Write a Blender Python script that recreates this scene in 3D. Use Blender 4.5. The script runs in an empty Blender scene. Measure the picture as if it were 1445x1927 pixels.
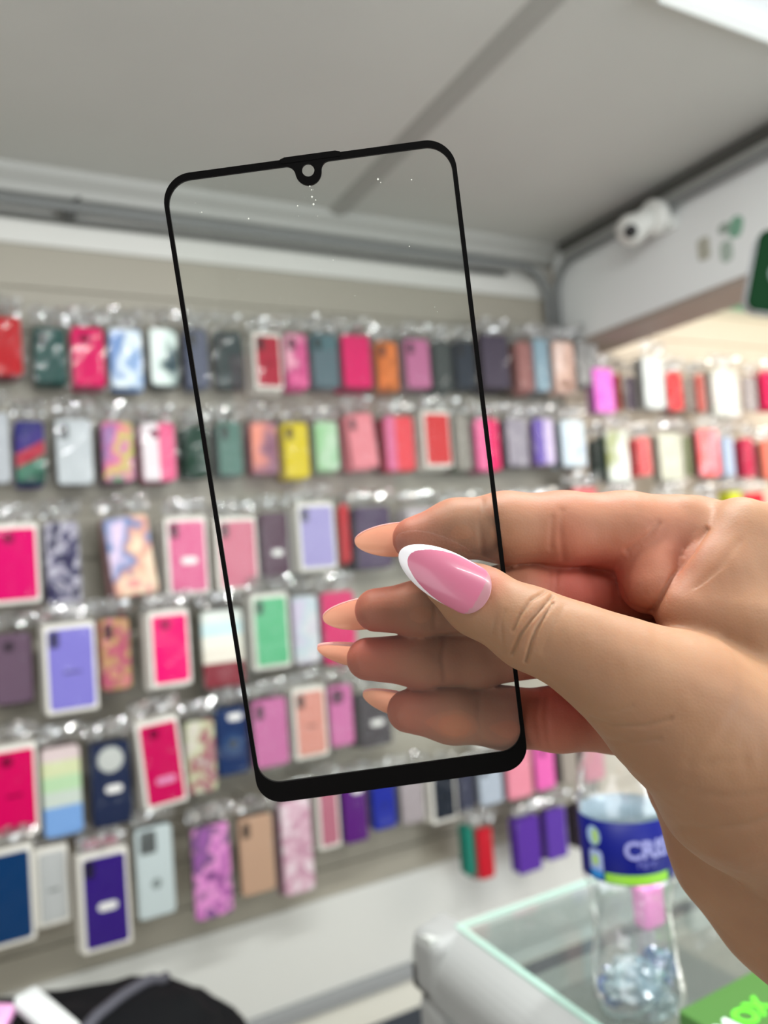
import bpy, bmesh, math, random
import numpy as np
from mathutils import Vector, Matrix
R = math.radians
random.seed(7)
S = bpy.context.scene
COL = S.collection

# ---------------------------------------------------------------- camera
F = 1460.0; CX = 722.5; CY = 963.5
_v1 = np.array([2745., -137., F]); _v1 /= np.linalg.norm(_v1)
_v2 = np.array([-785., 126., F]); _v2 -= _v1 * (_v1 @ _v2); _v2 /= np.linalg.norm(_v2)
_up = np.cross(_v1, _v2)
M = np.array([_v1, _v2, _up])            # world = M @ (right, down, forward)
CAM = np.array([0.0, 0.0, 1.5])
cam_data = bpy.data.cameras.new('camera'); cam = bpy.data.objects.new('camera', cam_data); COL.objects.link(cam)
mw = Matrix.Identity(4)
for i in range(3):
    mw[i][0] = M[i][0]; mw[i][1] = -M[i][1]; mw[i][2] = -M[i][2]; mw[i][3] = CAM[i]
cam.matrix_world = mw
cam_data.sensor_width = 36; cam_data.sensor_fit = 'AUTO'
cam_data.lens = F / 1927 * 36
cam_data.clip_start = 0.01
cam_data.dof.use_dof = True
cam_data.dof.focus_distance = 0.197
cam_data.dof.aperture_fstop = 9.5
S.camera = cam
S.view_settings.view_transform = 'Standard'; S.view_settings.look = 'None'
S.view_settings.gamma = 1; S.view_settings.use_curve_mapping = False
S.view_settings.exposure = 0.46

def ray(x, y): return M @ np.array([x - CX, y - CY, F]) / F
def onY(x, y, Y):
    r = ray(x, y); return Vector(CAM + r * (Y / r[1]))
def onX(x, y, X):
    r = ray(x, y); return Vector(CAM + r * (X / r[0]))
def onZ(x, y, Z):
    r = ray(x, y); return Vector(CAM + r * ((Z - CAM[2]) / r[2]))
def atd(x, y, d): return Vector(CAM + ray(x, y) * d)

# ---------------------------------------------------------------- light
W = bpy.data.worlds.new('world'); S.world = W; W.use_nodes = True
W.node_tree.nodes['Background'].inputs[0].default_value = (0.80, 0.85, 0.92, 1)
W.node_tree.nodes['Background'].inputs[1].default_value = 0.7
def area(name, loc, size, power, color, target=None, rot=None):
    l = bpy.data.lights.new(name, 'AREA'); l.shape = 'RECTANGLE'; l.size, l.size_y = size
    l.energy = power; l.color = color
    o = bpy.data.objects.new(name, l); COL.objects.link(o); o.location = loc
    if target is not None:
        o.rotation_euler = (Vector(target) - Vector(loc)).to_track_quat('-Z', 'Y').to_euler()
    return o
S.cycles.caustics_reflective = False; S.cycles.caustics_refractive = False
# daylight from the open shop front behind and right of the photographer
area('shopfront_daylight', (2.2, -2.3, 1.25), (2.4, 2.2), 63, (0.93, 0.98, 1.0), target=(0.9, 1.4, 2.0))
area('side_fill', (-1.9, -0.3, 1.1), (1.6, 1.6), 13, (0.97, 0.98, 1.0), target=(0.9, 1.5, 2.1))  # added fill lamp before a closed wall, lifts the hand's lower side
# fluorescent tubes on the ceiling above and behind the photographer
area('ceiling_tube_near', (0.35, 0.30, 2.37), (1.2, 0.04), 21, (0.97, 1.0, 0.98), target=(0.35, 0.75, 0.0))
area('ceiling_tube_far', (0.35, -1.0, 2.37), (1.2, 0.04), 12, (0.97, 1.0, 0.98), target=(0.35, -0.6, 0.0))
# warm strip light of the neighbouring bay, beyond the beam
area('neighbour_bay_light', (2.9, 1.15, 2.36), (1.6, 0.5), 9, (1.0, 0.91, 0.78), target=(2.9, 1.7, 1.2))
area('neighbour_bay_far_light', (3.2, 0.3, 2.3), (0.8, 1.2), 30, (1.0, 0.95, 0.88), target=(0.6, 0.6, 1.4))
# ---------------------------------------------------------------- materials
def lin(c):
    return tuple(((v/255)/12.92 if v/255 <= .04045 else ((v/255+.055)/1.055)**2.4) for v in c)
MATS = {}
def mat(name, rgb=(200,200,200), rough=.5, metal=0, spec=.5, coat=0, emit=None, es=0, bump=None, sss=None, raw=None):
    if name in MATS: return MATS[name]
    m = bpy.data.materials.new(name); m.use_nodes = True; nt = m.node_tree; b = nt.nodes['Principled BSDF']
    c = raw if raw else lin(rgb)
    b.inputs['Base Color'].default_value = (*c, 1); b.inputs['Roughness'].default_value = rough
    b.inputs['Metallic'].default_value = metal; b.inputs['Specular IOR Level'].default_value = spec
    b.inputs['Coat Weight'].default_value = coat
    if emit: b.inputs['Emission Color'].default_value = (*emit, 1); b.inputs['Emission Strength'].default_value = es
    if bump:
        n = nt.nodes.new('ShaderNodeTexNoise'); n.inputs['Scale'].default_value = bump[0]; n.inputs['Detail'].default_value = 5
        tc = nt.nodes.new('ShaderNodeTexCoord'); nt.links.new(tc.outputs['Object'], n.inputs['Vector'])
        bp = nt.nodes.new('ShaderNodeBump'); bp.inputs['Strength'].default_value = bump[1]; bp.inputs['Distance'].default_value = bump[2]
        nt.links.new(n.outputs[0], bp.inputs['Height']); nt.links.new(bp.outputs[0], b.inputs['Normal'])
        # slight tone variation that belongs to the surface
        mx = nt.nodes.new('ShaderNodeMixRGB'); mx.blend_type = 'MIX'
        n2 = nt.nodes.new('ShaderNodeTexNoise'); n2.inputs['Scale'].default_value = bump[0]*.15; nt.links.new(tc.outputs['Object'], n2.inputs['Vector'])
        mx.inputs[1].default_value = (*[v*.90 for v in c], 1); mx.inputs[2].default_value = (*[min(1, v*1.06) for v in c], 1)
        nt.links.new(n2.outputs[0], mx.inputs[0]); nt.links.new(mx.outputs[0], b.inputs['Base Color'])
    MATS[name] = m; return m
def col(rgb, rough=.5, coat=.0): return mat('plastic_%02x%02x%02x' % rgb, rgb, rough, coat=coat, spec=.10, raw=tuple(v*.80 for v in lin(rgb)))
def pattern(cols, scale=26, kind='noise'):
    key = 'print_' + '_'.join('%02x%02x%02x' % c for c in cols) + kind + str(scale)
    if key in MATS: return MATS[key]
    m = mat(key, cols[0], .5, spec=.10); nt = m.node_tree; b = nt.nodes['Principled BSDF']
    tc = nt.nodes.new('ShaderNodeTexCoord'); r = nt.nodes.new('ShaderNodeValToRGB')
    if kind == 'noise':
        n = nt.nodes.new('ShaderNodeTexNoise'); n.inputs['Scale'].default_value = scale; n.inputs['Detail'].default_value = 1.5
        nt.links.new(tc.outputs['Object'], n.inputs['Vector']); out = n.outputs[0]; lo, hi = .34, .66
    elif kind == 'cells':
        n = nt.nodes.new('ShaderNodeTexVoronoi'); n.inputs['Scale'].default_value = scale
        nt.links.new(tc.outputs['Object'], n.inputs['Vector'])
        s = nt.nodes.new('ShaderNodeSeparateColor'); nt.links.new(n.outputs['Color'], s.inputs[0]); out = s.outputs[0]; lo, hi = .0, 1.
    else:   # 'bands' across z (diag) or 'split' across x ; object coordinates in metres
        s = nt.nodes.new('ShaderNodeSeparateXYZ'); nt.links.new(tc.outputs['Object'], s.inputs[0])
        a = nt.nodes.new('ShaderNodeMath'); a.operation = 'MULTIPLY_ADD'
        if kind == 'bands': nt.links.new(s.outputs[2], a.inputs[0]); a.inputs[1].default_value = -6.6; nt.links.new(None or s.outputs[0], a.inputs[2]) if False else None; a.inputs[2].default_value = 0
        if kind == 'split': nt.links.new(s.outputs[0], a.inputs[0]); a.inputs[1].default_value = 13; a.inputs[2].default_value = .5
        if kind == 'diag':
            nt.links.new(s.outputs[2], a.inputs[0]); a.inputs[1].default_value = -6.6
            a2 = nt.nodes.new('ShaderNodeMath'); a2.operation = 'MULTIPLY'; nt.links.new(s.outputs[0], a2.inputs[0]); a2.inputs[1].default_value = 3.5
            nt.links.new(a2.outputs[0], a.inputs[2])
        out = a.outputs[0]; lo, hi = 0., 1.
    e = r.color_ramp.elements
    k = len(cols)
    while len(e) < k: e.new(.5)
    r.color_ramp.interpolation = 'CONSTANT' if kind in ('split', 'cells', 'diag', 'bands') else 'LINEAR'
    for i, c in enumerate(cols):
        e[i].position = lo + (hi-lo) * (i / k if r.color_ramp.interpolation == 'CONSTANT' else i / max(1, k-1)); e[i].color = (*lin(c), 1)
    nt.links.new(out, r.inputs[0]); nt.links.new(r.outputs[0], b.inputs['Base Color'])
    return m
def film(name, tint=(1,1,1), gloss=.14, rough=.1, haze=0.0, hcol=(.9,.9,.9), ior=1.45, bump=None, k=1.0):
    """thin clear sheet: transparent body, fresnel gloss, optional milky haze"""
    if name in MATS: return MATS[name]
    m = bpy.data.materials.new(name); m.use_nodes = True; nt = m.node_tree; nt.nodes.clear()
    o = nt.nodes.new('ShaderNodeOutputMaterial'); t = nt.nodes.new('ShaderNodeBsdfTransparent'); t.inputs[0].default_value = (*tint, 1)
    g = nt.nodes.new('ShaderNodeBsdfGlossy'); g.inputs['Roughness'].default_value = rough
    f = nt.nodes.new('ShaderNodeFresnel'); f.inputs[0].default_value = ior
    a = nt.nodes.new('ShaderNodeMath'); a.operation = 'MULTIPLY_ADD'; a.use_clamp = True; a.inputs[1].default_value = k; a.inputs[2].default_value = gloss
    ge = nt.nodes.new('ShaderNodeNewGeometry'); mi = nt.nodes.new('ShaderNodeMix'); mi.inputs[2].default_value = ior; mi.inputs[3].default_value = 1/ior
    nt.links.new(ge.outputs['Backfacing'], mi.inputs[0]); nt.links.new(mi.outputs[0], f.inputs[0])
    nt.links.new(f.outputs[0], a.inputs[0])
    base = t.outputs[0]
    if haze:
        d = nt.nodes.new('ShaderNodeBsdfDiffuse'); d.inputs[0].default_value = (*hcol, 1)
        x = nt.nodes.new('ShaderNodeMixShader'); x.inputs[0].default_value = haze; nt.links.new(base, x.inputs[1]); nt.links.new(d.outputs[0], x.inputs[2]); base = x.outputs[0]
    mx = nt.nodes.new('ShaderNodeMixShader'); nt.links.new(a.outputs[0], mx.inputs[0]); nt.links.new(base, mx.inputs[1]); nt.links.new(g.outputs[0], mx.inputs[2])
    if bump:
        tc = nt.nodes.new('ShaderNodeTexCoord'); n = nt.nodes.new('ShaderNodeTexNoise'); n.inputs['Scale'].default_value = bump[0]
        bp = nt.nodes.new('ShaderNodeBump'); bp.inputs['Strength'].default_value = bump[1]; bp.inputs['Distance'].default_value = bump[2]
        nt.links.new(tc.outputs['Object'], n.inputs['Vector']); nt.links.new(n.outputs[0], bp.inputs['Height'])
        nt.links.new(bp.outputs[0], g.inputs['Normal']); nt.links.new(bp.outputs[0], f.inputs['Normal'])
    nt.links.new(mx.outputs[0], o.inputs[0]); MATS[name] = m; return m

# ---------------------------------------------------------------- object helpers
def link(name, me, parent=None):
    o = bpy.data.objects.new(name, me); COL.objects.link(o)
    if parent: o.parent = parent
    return o
def mesh(name, v, f, m=None, smooth=False):
    me = bpy.data.meshes.new(name); me.from_pydata([tuple(p) for p in v], [], [tuple(int(i) for i in q) for q in f])
    if m: me.materials.append(m)
    if smooth: me.polygons.foreach_set('use_smooth', [True]*len(me.polygons))
    me.update(); return me
def obj(name, v, f, m=None, parent=None, smooth=False): return link(name, mesh(name, v, f, m, smooth), parent)
def tag(o, label=None, cat=None, group=None, kind=None):
    if label: o['label'] = label
    if cat: o['category'] = cat
    if group: o['group'] = group
    if kind: o['kind'] = kind
    return o
def empty(name, loc=(0,0,0), rot=None):
    o = bpy.data.objects.new(name, None); o.empty_display_size = .02; COL.objects.link(o); o.location = loc
    if rot: o.rotation_euler = rot
    return o
def bevel(o, w, seg=2):
    b = o.modifiers.new('b', 'BEVEL'); b.width = w; b.segments = seg; b.limit_method = 'ANGLE'
    o.data.polygons.foreach_set('use_smooth', [True]*len(o.data.polygons))
    wn = o.modifiers.new('n', 'WEIGHTED_NORMAL'); wn.keep_sharp = True
    return o
def box(x0, x1, y0, y1, z0, z1):
    v = [(x,y,z) for x in (x0,x1) for y in (y0,y1) for z in (z0,z1)]
    f = [(0,1,3,2),(4,6,7,5),(0,4,5,1),(2,3,7,6),(0,2,6,4),(1,5,7,3)]
    return v, f
def boxes(lst):
    V, Fc = [], []
    for b in lst:
        v, f = box(*b); n = len(V); V += v; Fc += [tuple(i+n for i in q) for q in f]
    return V, Fc
def rr(w, h, r, n=5, cx=0, cz=0):
    pts = []
    for sx, sz, a0 in ((1,1,0),(-1,1,90),(-1,-1,180),(1,-1,270)):
        for i in range(n+1):
            a = R(a0 + 90*i/n); pts.append((cx + sx*(w/2-r) + r*math.cos(a), cz + sz*(h/2-r) + r*math.sin(a)))
    return pts
def rr_plate(w, h, y0, y1, r, bev=.001, cx=0, cz=0, n=5):
    """rounded-rectangle slab facing -y : y0 front, y1 back"""
    L = [(rr(w-2*bev, h-2*bev, max(r-bev,.0005), n, cx, cz), y0), (rr(w, h, r, n, cx, cz), y0+bev), (rr(w, h, r, n, cx, cz), y1-bev), (rr(w-2*bev, h-2*bev, max(r-bev,.0005), n, cx, cz), y1)]
    V = []; Fc = []; k = len(L[0][0])
    for p, y in L: V += [(a, y, c) for a, c in p]
    Fc.append(tuple(range(k))); Fc.append(tuple(reversed(range(3*k, 4*k))))
    for j in range(3):
        for i in range(k):
            a, b = j*k+i, j*k+(i+1) % k; Fc.append((b, a, a+k, b+k))
    return V, Fc
def disc(cx, cz, r, y0, y1, n=20, sx=1.0):
    V = []; 
    for y, rr_ in ((y1, r), (y0+.0006, r), (y0, r*.88)):
        V += [(cx + sx*rr_*math.cos(2*math.pi*i/n), y, cz + rr_*math.sin(2*math.pi*i/n)) for i in range(n)]
    Fc = [tuple(range(2*n, 3*n))]
    for j in range(2):
        for i in range(n): Fc.append((j*n+(i+1) % n, j*n+i, (j+1)*n+i, (j+1)*n+(i+1) % n))
    return V, Fc
def join(parts):
    V, Fc = [], []
    for v, f in parts:
        n = len(V); V += list(v); Fc += [tuple(i+n for i in q) for q in f]
    return V, Fc
def tube(path, r, n=10, closed=False):
    pts = [Vector(p) for p in path]; V = []; Fc = []; prev = None
    for i, p in enumerate(pts):
        d = (pts[min(i+1, len(pts)-1)] - pts[max(i-1, 0)]).normalized()
        if prev is None: prev = Vector((0,0,1)) if abs(d.z) < .9 else Vector((1,0,0))
        s = d.cross(prev).normalized(); t = s.cross(d); prev = t
        rad = r[i] if isinstance(r, (list, tuple)) else r
        for k in range(n):
            a = 2*math.pi*k/n; V.append(p + s*rad*math.cos(a) + t*rad*math.sin(a))
    for i in range(len(pts)-1):
        for k in range(n):
            Fc.append((i*n+k, i*n+(k+1) % n, (i+1)*n+(k+1) % n, (i+1)*n+k))
    Fc.append(tuple(range(n))[::-1]); Fc.append(tuple(range((len(pts)-1)*n, len(pts)*n)))
    return V, Fc
def lathe(prof, n=48, cap=False):
    V = []; Fc = []
    for r, z in prof:
        V += [(r*math.cos(2*math.pi*i/n), r*math.sin(2*math.pi*i/n), z) for i in range(n)]
    for j in range(len(prof)-1):
        for i in range(n): Fc.append((j*n+i, j*n+(i+1) % n, (j+1)*n+(i+1) % n, (j+1)*n+i))
    if cap: Fc.append(tuple(range(n))[::-1]); Fc.append(tuple(range((len(prof)-1)*n, len(prof)*n)))
    return V, Fc
def text_geo(body, size, extrude=.0003):
    cu = bpy.data.curves.new('t', 'FONT'); cu.body = body; cu.size = size; cu.extrude = extrude; cu.offset = size*.035
    o = bpy.data.objects.new('t', cu); COL.objects.link(o)
    bpy.context.view_layer.update()
    me = bpy.data.meshes.new_from_object(o.evaluated_get(bpy.context.evaluated_depsgraph_get()))
    v = [tuple(p.co) for p in me.vertices]; f = [tuple(p.vertices) for p in me.polygons]
    bpy.data.objects.remove(o); bpy.data.meshes.remove(me); bpy.data.curves.remove(cu)
    return v, f
def struct(name, v, f, m, bev=None):
    o = obj(name, v, f, m); o['kind'] = 'structure'
    if bev: bevel(o, bev)
    return o
# ================================================================ the room
D = 1.9; BX = 1.69; CEIL = 2.42
m_ceil = mat('ceiling_paint', (206,206,202), .75, bump=(14,.15,.004))
m_wall = mat('white_wall_paint', (206,205,200), .6, bump=(18,.12,.003))
m_beam = mat('beam_paint', (240,242,242), .6, bump=(10,.1,.003))
m_slat = mat('slatwall_laminate', (162,156,143), .45, bump=(6,.05,.002))
m_floor = mat('floor_tile', (168,164,156), .35, bump=(8,.2,.003))
m_grey = mat('grey_conduit', (128,130,130), .5)
m_trim = mat('cove_trim', (176,176,172), .55)
m_dark = mat('dark_cable_and_shade', (84,84,80), .6)
struct('floor', *box(-2.5, 5, -2.5, D+.1, -.05, 0), m_floor)
struct('ceiling', *box(-2.5, 5, -2.5, D+.1, CEIL, CEIL+.05), m_ceil)
# slatwall : profile in (y, z) swept along x; grooves every 104 mm
Z0, Z1 = .619, 2.252
def slat(x0, x1, name, m, z0, z1, first):
    prof = [(D, z0)]; z = first
    gs = []
    while z > z0 + .03: gs.append(z); z -= .104
    for g in reversed(gs):
        prof += [(D, g-.006), (D+.008, g-.005), (D+.008, g+.005), (D, g+.006)]
    prof += [(D, z1), (D+.018, z1), (D+.018, z0)]
    V = [(x, y, z) for x in (x0, x1) for y, z in prof]; k = len(prof)
    Fc = [(i, (i+1) % k, k+(i+1) % k, k+i) for i in range(k)] + [tuple(range(k))[::-1], tuple(range(k, 2*k))]
    return struct(name, V, Fc, m)
slat(-2.0, BX-.01, 'wall_slatted_left', m_slat, Z0, Z1, 2.148)
slat(BX+.01, 4.9, 'wall_slatted_right', mat('cream_slatwall', (206,192,172), .45, bump=(6,.05,.002)), Z0, 2.41, 2.36)
struct('wall_back', *box(-2.5, 5, D+.019, D+.1, 0, CEIL), m_wall)
struct('wall_front', *box(-2.5, .35, -2.58, -2.5, 0, CEIL), mat('front_wall_grey', (120,120,114), .6))
struct('wall_left', *box(-2.1, -2.02, -2.5, D, 0, CEIL), m_wall)
struct('wall_right', *box(4.92, 5, -2.5, D, 0, CEIL), m_wall)
struct('beam', *box(BX, BX+.16, -2.4, D-.001, 2.098, CEIL), m_beam, .004)
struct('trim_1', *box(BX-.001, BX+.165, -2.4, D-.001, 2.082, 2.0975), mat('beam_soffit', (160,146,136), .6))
# cove at the top of the wall
V, Fc = [], []
prof = [(D+.019, 2.42), (D-.050, 2.42), (D-.045, 2.405), (D-.022, 2.385), (D-.018, 2.368), (D+.019, 2.366)]
for x in (-2, BX): V += [(x, y, z) for y, z in prof]
k = len(prof); Fc = [(i, (i+1) % k, k+(i+1) % k, k+i) for i in range(k)]
struct('trim_2', V, Fc, m_trim)
struct('trim_3', *box(-2, BX, D+.004, D+.02, 2.256, 2.312), mat('white_fascia', (214,213,208), .5), .002)
# lower wall board, rail
struct('trim_4', *box(-2, 4.9, D-.012, D+.018, .392, .6185), mat('white_board', (214,214,210), .35, bump=(4,.05,.002)), .002)
struct('trim_5', *box(-2, 4.9, D-.03, D+.018, .355, .391), mat('grey_rail', (150,152,154), .4), .004)
struct('trim_9', *box(-2, 4.9, D-.016, D+.018, .272, .354), mat('white_base_board', (222,220,210), .4, bump=(3,.05,.002)), .002)
struct('trim_10', *box(-2, 4.9, D-.020, D+.018, .190, .2715), mat('dark_strip', (52,58,68), .4), .002)
struct('baseboard_back', *box(-2, 4.9, D-.016, D+.018, .001, .1895), mat('taupe_base_board', (170,164,152), .4, bump=(3,.05,.002)), .002)
# added ceiling rib, coloured darker to stand in for a soft shadow streak
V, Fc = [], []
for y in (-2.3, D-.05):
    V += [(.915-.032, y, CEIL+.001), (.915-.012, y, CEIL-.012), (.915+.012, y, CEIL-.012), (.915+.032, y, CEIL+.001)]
struct('shadow_streak_rib', V, [(0,4,5,1),(1,5,6,2),(2,6,7,3),(0,1,2,3),(7,6,5,4)], mat('ceiling_shadow_streak', (168,167,163), .7))
# conduits
def conduit(path, r, label, m=m_grey):
    v, f = tube(path, r, 12); return tag(obj('conduit_pipe', v, f, m, smooth=True), label, 'conduit')
def arc(c, a0, a1, r, ax, n=8):
    out = []
    for i in range(n+1):
        a = R(a0+(a1-a0)*i/n); out.append((c[0]+ax[0]*r*math.cos(a), c[1]+ax[1]*r*math.cos(a), c[2]+r*math.sin(a)))
    return out
# left one runs under the cove, bends down beside the corner
conduit([(-1.9, D-.020, 2.345)] + [(.9, D-.020, 2.345)] + arc((1.548, D-.020, 2.250), 90, 0, .095, (1,0)) + [(1.643, D-.020, 2.11)], .011,
        'grey conduit running under the ceiling cove and bending down at the corner')
conduit([(BX-.020, -2.3, 2.352)] + [(BX-.02, 1.0, 2.352)] + arc((BX-.02, 1.775, 2.257), 90, 0, .095, (0,1)) + [(BX-.02, 1.87, 2.105)], .012,
        'grey conduit running along the white beam and bending down at the corner')
struct('beam_shadow_line', *box(BX-.022, BX-.0005, -2.3, D-.06, 2.388, 2.412), m_dark, .004)  # dark strip added as the shadow line between beam and ceiling
struct('trim_8', *box(BX-.012, BX-.0005, -2.3, D-.06, 2.366, 2.386), m_trim, .003)
v, f = tube([(-1.9, D-.002, 2.322), (-.3, D-.002, 2.321), (.15, D-.003, 2.318), (.25, D-.004, 2.316), (.5, D-.002, 2.321), (1.5, D-.002, 2.321)], .0065, 8)
tag(obj('cable', v, f, m_dark, smooth=True), 'thin grey cable stretched along the white strip above the slatted wall', 'cable')
p = onY(130, 400, D-.012)
cl = empty('cable_clip', p); tag(cl, 'small dark clip holding the cable high on the left wall', 'clip')
obj('clip_body', *rr_plate(.028, .036, -.01, .008, .008, .002), mat('clip_dark', (60,60,58), .5), cl)
v, f = tube([(.004,-.006,.01), (.012,-.014,.024), (.022,-.010,.034)], .004, 8); obj('clip_hook', v, f, mat('clip_dark'), cl, True)
# ceiling light panel top right
lp = empty('ceiling_light', (1.75, .56, CEIL)); tag(lp, 'white ceiling light panel with a bright edge at the top right corner', 'ceiling light')
lw, ld = .68, .32
obj('frame', *boxes([(-lw, lw, ld-.03, ld, -.03, -.0005), (-lw, lw, -ld, -ld+.03, -.03, -.0005), (-lw, -lw+.03, -ld+.03, ld-.03, -.03, -.0005), (lw-.03, lw, -ld+.03, ld-.03, -.03, -.0005)]), mat('light_frame', (240,246,246), .3, emit=(.86,.95,.95), es=.35), lp)
obj('diffuser', *box(-lw+.031, lw-.031, -ld+.031, ld-.031, -.018, -.010), mat('light_diffuser', (205,210,212), .5, emit=(.80,.86,.90), es=.42), lp)

# security camera on the beam
c0 = onX(1254, 414, BX); sc = empty('security_camera', (BX-.034, c0.y, c0.z)); tag(sc, 'white dome security camera with a dark lens under the ceiling on the beam', 'security camera')
mwht = mat('camera_white', (226,226,222), .35)
v, f = lathe([(.044,0),(.046,.006),(.045,.026),(.036,.036),(.0,.038)], 32)
v = [(-z, x, y) for x, y, z in v]; obj('base', v, f, mwht, sc, True)
obj('mounting_block', *box(-.001, .0335, -.03, .03, -.034, min(0, 2.338-c0.z)-.001), mwht, sc)
v, f = tube([(-.02,0,-.002), (-.04,.025,-.012), (-.05,.035,-.018)], [.034,.033,.032], 20); obj('body', v, f, mwht, sc, True)
me = bpy.data.meshes.new('ball'); bm = bmesh.new(); bmesh.ops.create_uvsphere(bm, u_segments=32, v_segments=20, radius=.041); bm.to_mesh(me); bm.free(); me.materials.append(mwht)
me.polygons.foreach_set('use_smooth', [True]*len(me.polygons)); bl = link('head', me, sc); bl.location = (-.056, .040, -.022)
dl = (Vector(CAM) - (Vector((BX-.034,c0.y,c0.z)) + Vector((-.056,.04,-.022)))).normalized()
dl = (dl + Vector((-.05,.05,-.10))).normalized()
v, f = lathe([(.018,.034),(.018,.0410),(.012,.0425),(.0,.043)], 24)
q = dl.to_track_quat('Z', 'Y'); v = [q @ Vector(p) for p in v]
obj('lens', v, f, mat('lens_black', (14,14,16), .1), bl, True)

# faded stickers on the beam
def sticker(x0, x1, y0, y1, rgb, label, r=.01, rot=0):
    c = onX((x0+x1)/2, (y0+y1)/2, BX); a = onX(x0, (y0+y1)/2, BX); b = onX(x1, (y0+y1)/2, BX); t = onX((x0+x1)/2, y0, BX); u = onX((x0+x1)/2, y1, BX)
    w = abs(a.y-b.y); h = abs(t.z-u.z)
    v, f = rr_plate(w, h, -.0016, -.0003, min(r, w*.45, h*.45), .0003); v = [(p[1], p[0], p[2]) for p in v]; f = [tuple(reversed(q)) for q in f]
    o = obj('sticker', v, f, mat('sticker_%d_%d_%d' % rgb, rgb, .6)); o.location = (BX, c.y, c.z); o.rotation_euler = (rot,0,0)
    return tag(o, label, 'sticker')
sticker(1313,1336,447,490,(176,174,160),'faded beige rectangular sticker on the white beam')
sticker(1372,1398,407,447,(126,172,148),'green leaf-shaped sticker on the white beam', .04, .3)
sticker(1352,1374,420,440,(150,164,154),'small grey-green smudge-like sticker left of the green leaf-shaped sticker', .02)
sticker(1355,1379,452,494,(172,186,176),'pale green rounded sticker below the green leaf-shaped one', .03)

# pink banner on the front wall, behind the photographer; mirrored faintly in the screen glass
tag(obj('banner', *box(-2.0, -1.22, -2.4995, -2.492, .80, 1.42), mat('banner_pink', (255,70,130), .6)), 'pink banner mirrored faintly in the lower middle of the screen glass', 'banner')
# hanging green sign
sg = empty('hanging_sign', atd(1468, 515, 1.55)); sg.rotation_euler = (0, R(15), R(-38))
tag(sg, 'dark green hanging sign with a grey round logo at the right edge', 'sign')
obj('panel', *rr_plate(.110, .165, -.012, .012, .022, .003), mat('sign_green', (3,44,18), .6, spec=.1), sg)
obj('side_trim', *rr_plate(.113, .168, -.009, .022, .026, .002), mat('sign_side', (190,194,200), .5), sg)
obj('round_logo', *disc(.002, -.004, .026, -.0145, -.0118, 32), mat('sign_logo', (104,126,118), .5), sg)
v, f = rr_plate(.018, .006, -.0158, -.0144, .0028, .0003, -.004, .004); obj('logo_mark', v, f, mat('sign_mark', (190,214,170), .5), sg)
v, f = tube([(.04,.004,.0825), (.04,.004,CEIL-sg.location.z+.004)], .001, 6); obj('hanging_wire', v, f, m_dark, sg)
# light fitting in the neighbouring bay
p = onY(1400, 556, 1.80)
nl = empty('wall_light', p); tag(nl, 'white strip light with mint green lower edge above the right slatted wall', 'wall light')
obj('housing', *box(-.115, .30, -.02, .098, -.006, .055), mat('strip_housing', (240,246,244), .4, emit=(.9,1,.97), es=.5), nl)
obj('lower_edge', *box(-.12, .30, -.03, .097, -.018, -.0065), mat('strip_edge', (120,200,164), .4), nl)
# ================================================================ phone case packs
MC = {}
def cached(key, fn):
    if key not in MC: MC[key] = fn()
    return MC[key]
m_film = film('clear_bag_film', (.98,.98,.98), .002, .09, haze=.0, k=.30)
m_head = film('crumpled_bag_film', (.96,.96,.96), .42, .07, haze=.10, bump=(70,.5,.003))
m_tray = mat('tray_card', (234,230,222), .5)
m_hook = mat('hook_metal', (170,170,170), .3, metal=1)
m_lens = mat('lens_dark', (26,24,28), .25)
m_lab = mat('label_white', (232,230,228), .5)
def film_sheet(seed, w, h):
    """crumpled header above the box and a loose front sheet"""
    rnd = random.Random(seed); V = []; Fc = []
    nx, nz = 9, 7
    for j in range(nz):
        for i in range(nx):
            V.append(((i/(nx-1)-.5)*w*1.12, -.004 + rnd.uniform(-.009, .009), .008 + j/(nz-1)*.034 + rnd.uniform(-.003,.003)))
    for j in range(nz-1):
        for i in range(nx-1): a = j*nx+i; Fc += [(a,a+1,a+nx+1),(a,a+nx+1,a+nx)]
    return V, Fc
def front_sheet(seed, w, h):
    rnd = random.Random(seed); V = []; Fc = []; nx, nz = 7, 12
    for j in range(nz):
        for i in range(nx):
            V.append(((i/(nx-1)-.5)*(w+.010), -.0045 + rnd.uniform(-.0012, .0012), -h-.006 + j/(nz-1)*(h+.014)))
    for j in range(nz-1):
        for i in range(nx-1): a = j*nx+i; Fc += [(a,a+1,a+nx+1),(a,a+nx+1,a+nx)]
    return V, Fc
def hook_mesh(L): return join([tube([(0,L,0),(0,-.008,0),(0,-.014,.006)], .0022, 6)])
ROWS = {}
def pack(x0, x1, y0, y1, p, rgb, desc, row, style='case', lab=None, cams=2, n=2, dy=.020, backs=None, lean=0, pat=None, leanpx=0):
    xc = (x0+x1)/2; Yf = D - p
    T = onY(xc, y0, Yf); B = onY(xc, y1, Yf); A_ = onY(x0, (y0+y1)/2, Yf); C_ = onY(x1, (y0+y1)/2, Yf)
    w = (C_.x-A_.x)*.97; h = (T.z-B.z)*.98
    w = round(w, 3); h = round(h, 3); X = (A_.x+C_.x)/2
    ROWS.setdefault(row, []).append(dict(X=X, z=T.z, Y=Yf, w=w, h=h, rgb=rgb, desc=desc, style=style, lab=lab, cams=cams, n=n, dy=dy, backs=backs, lean=lean, pat=pat))
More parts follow.
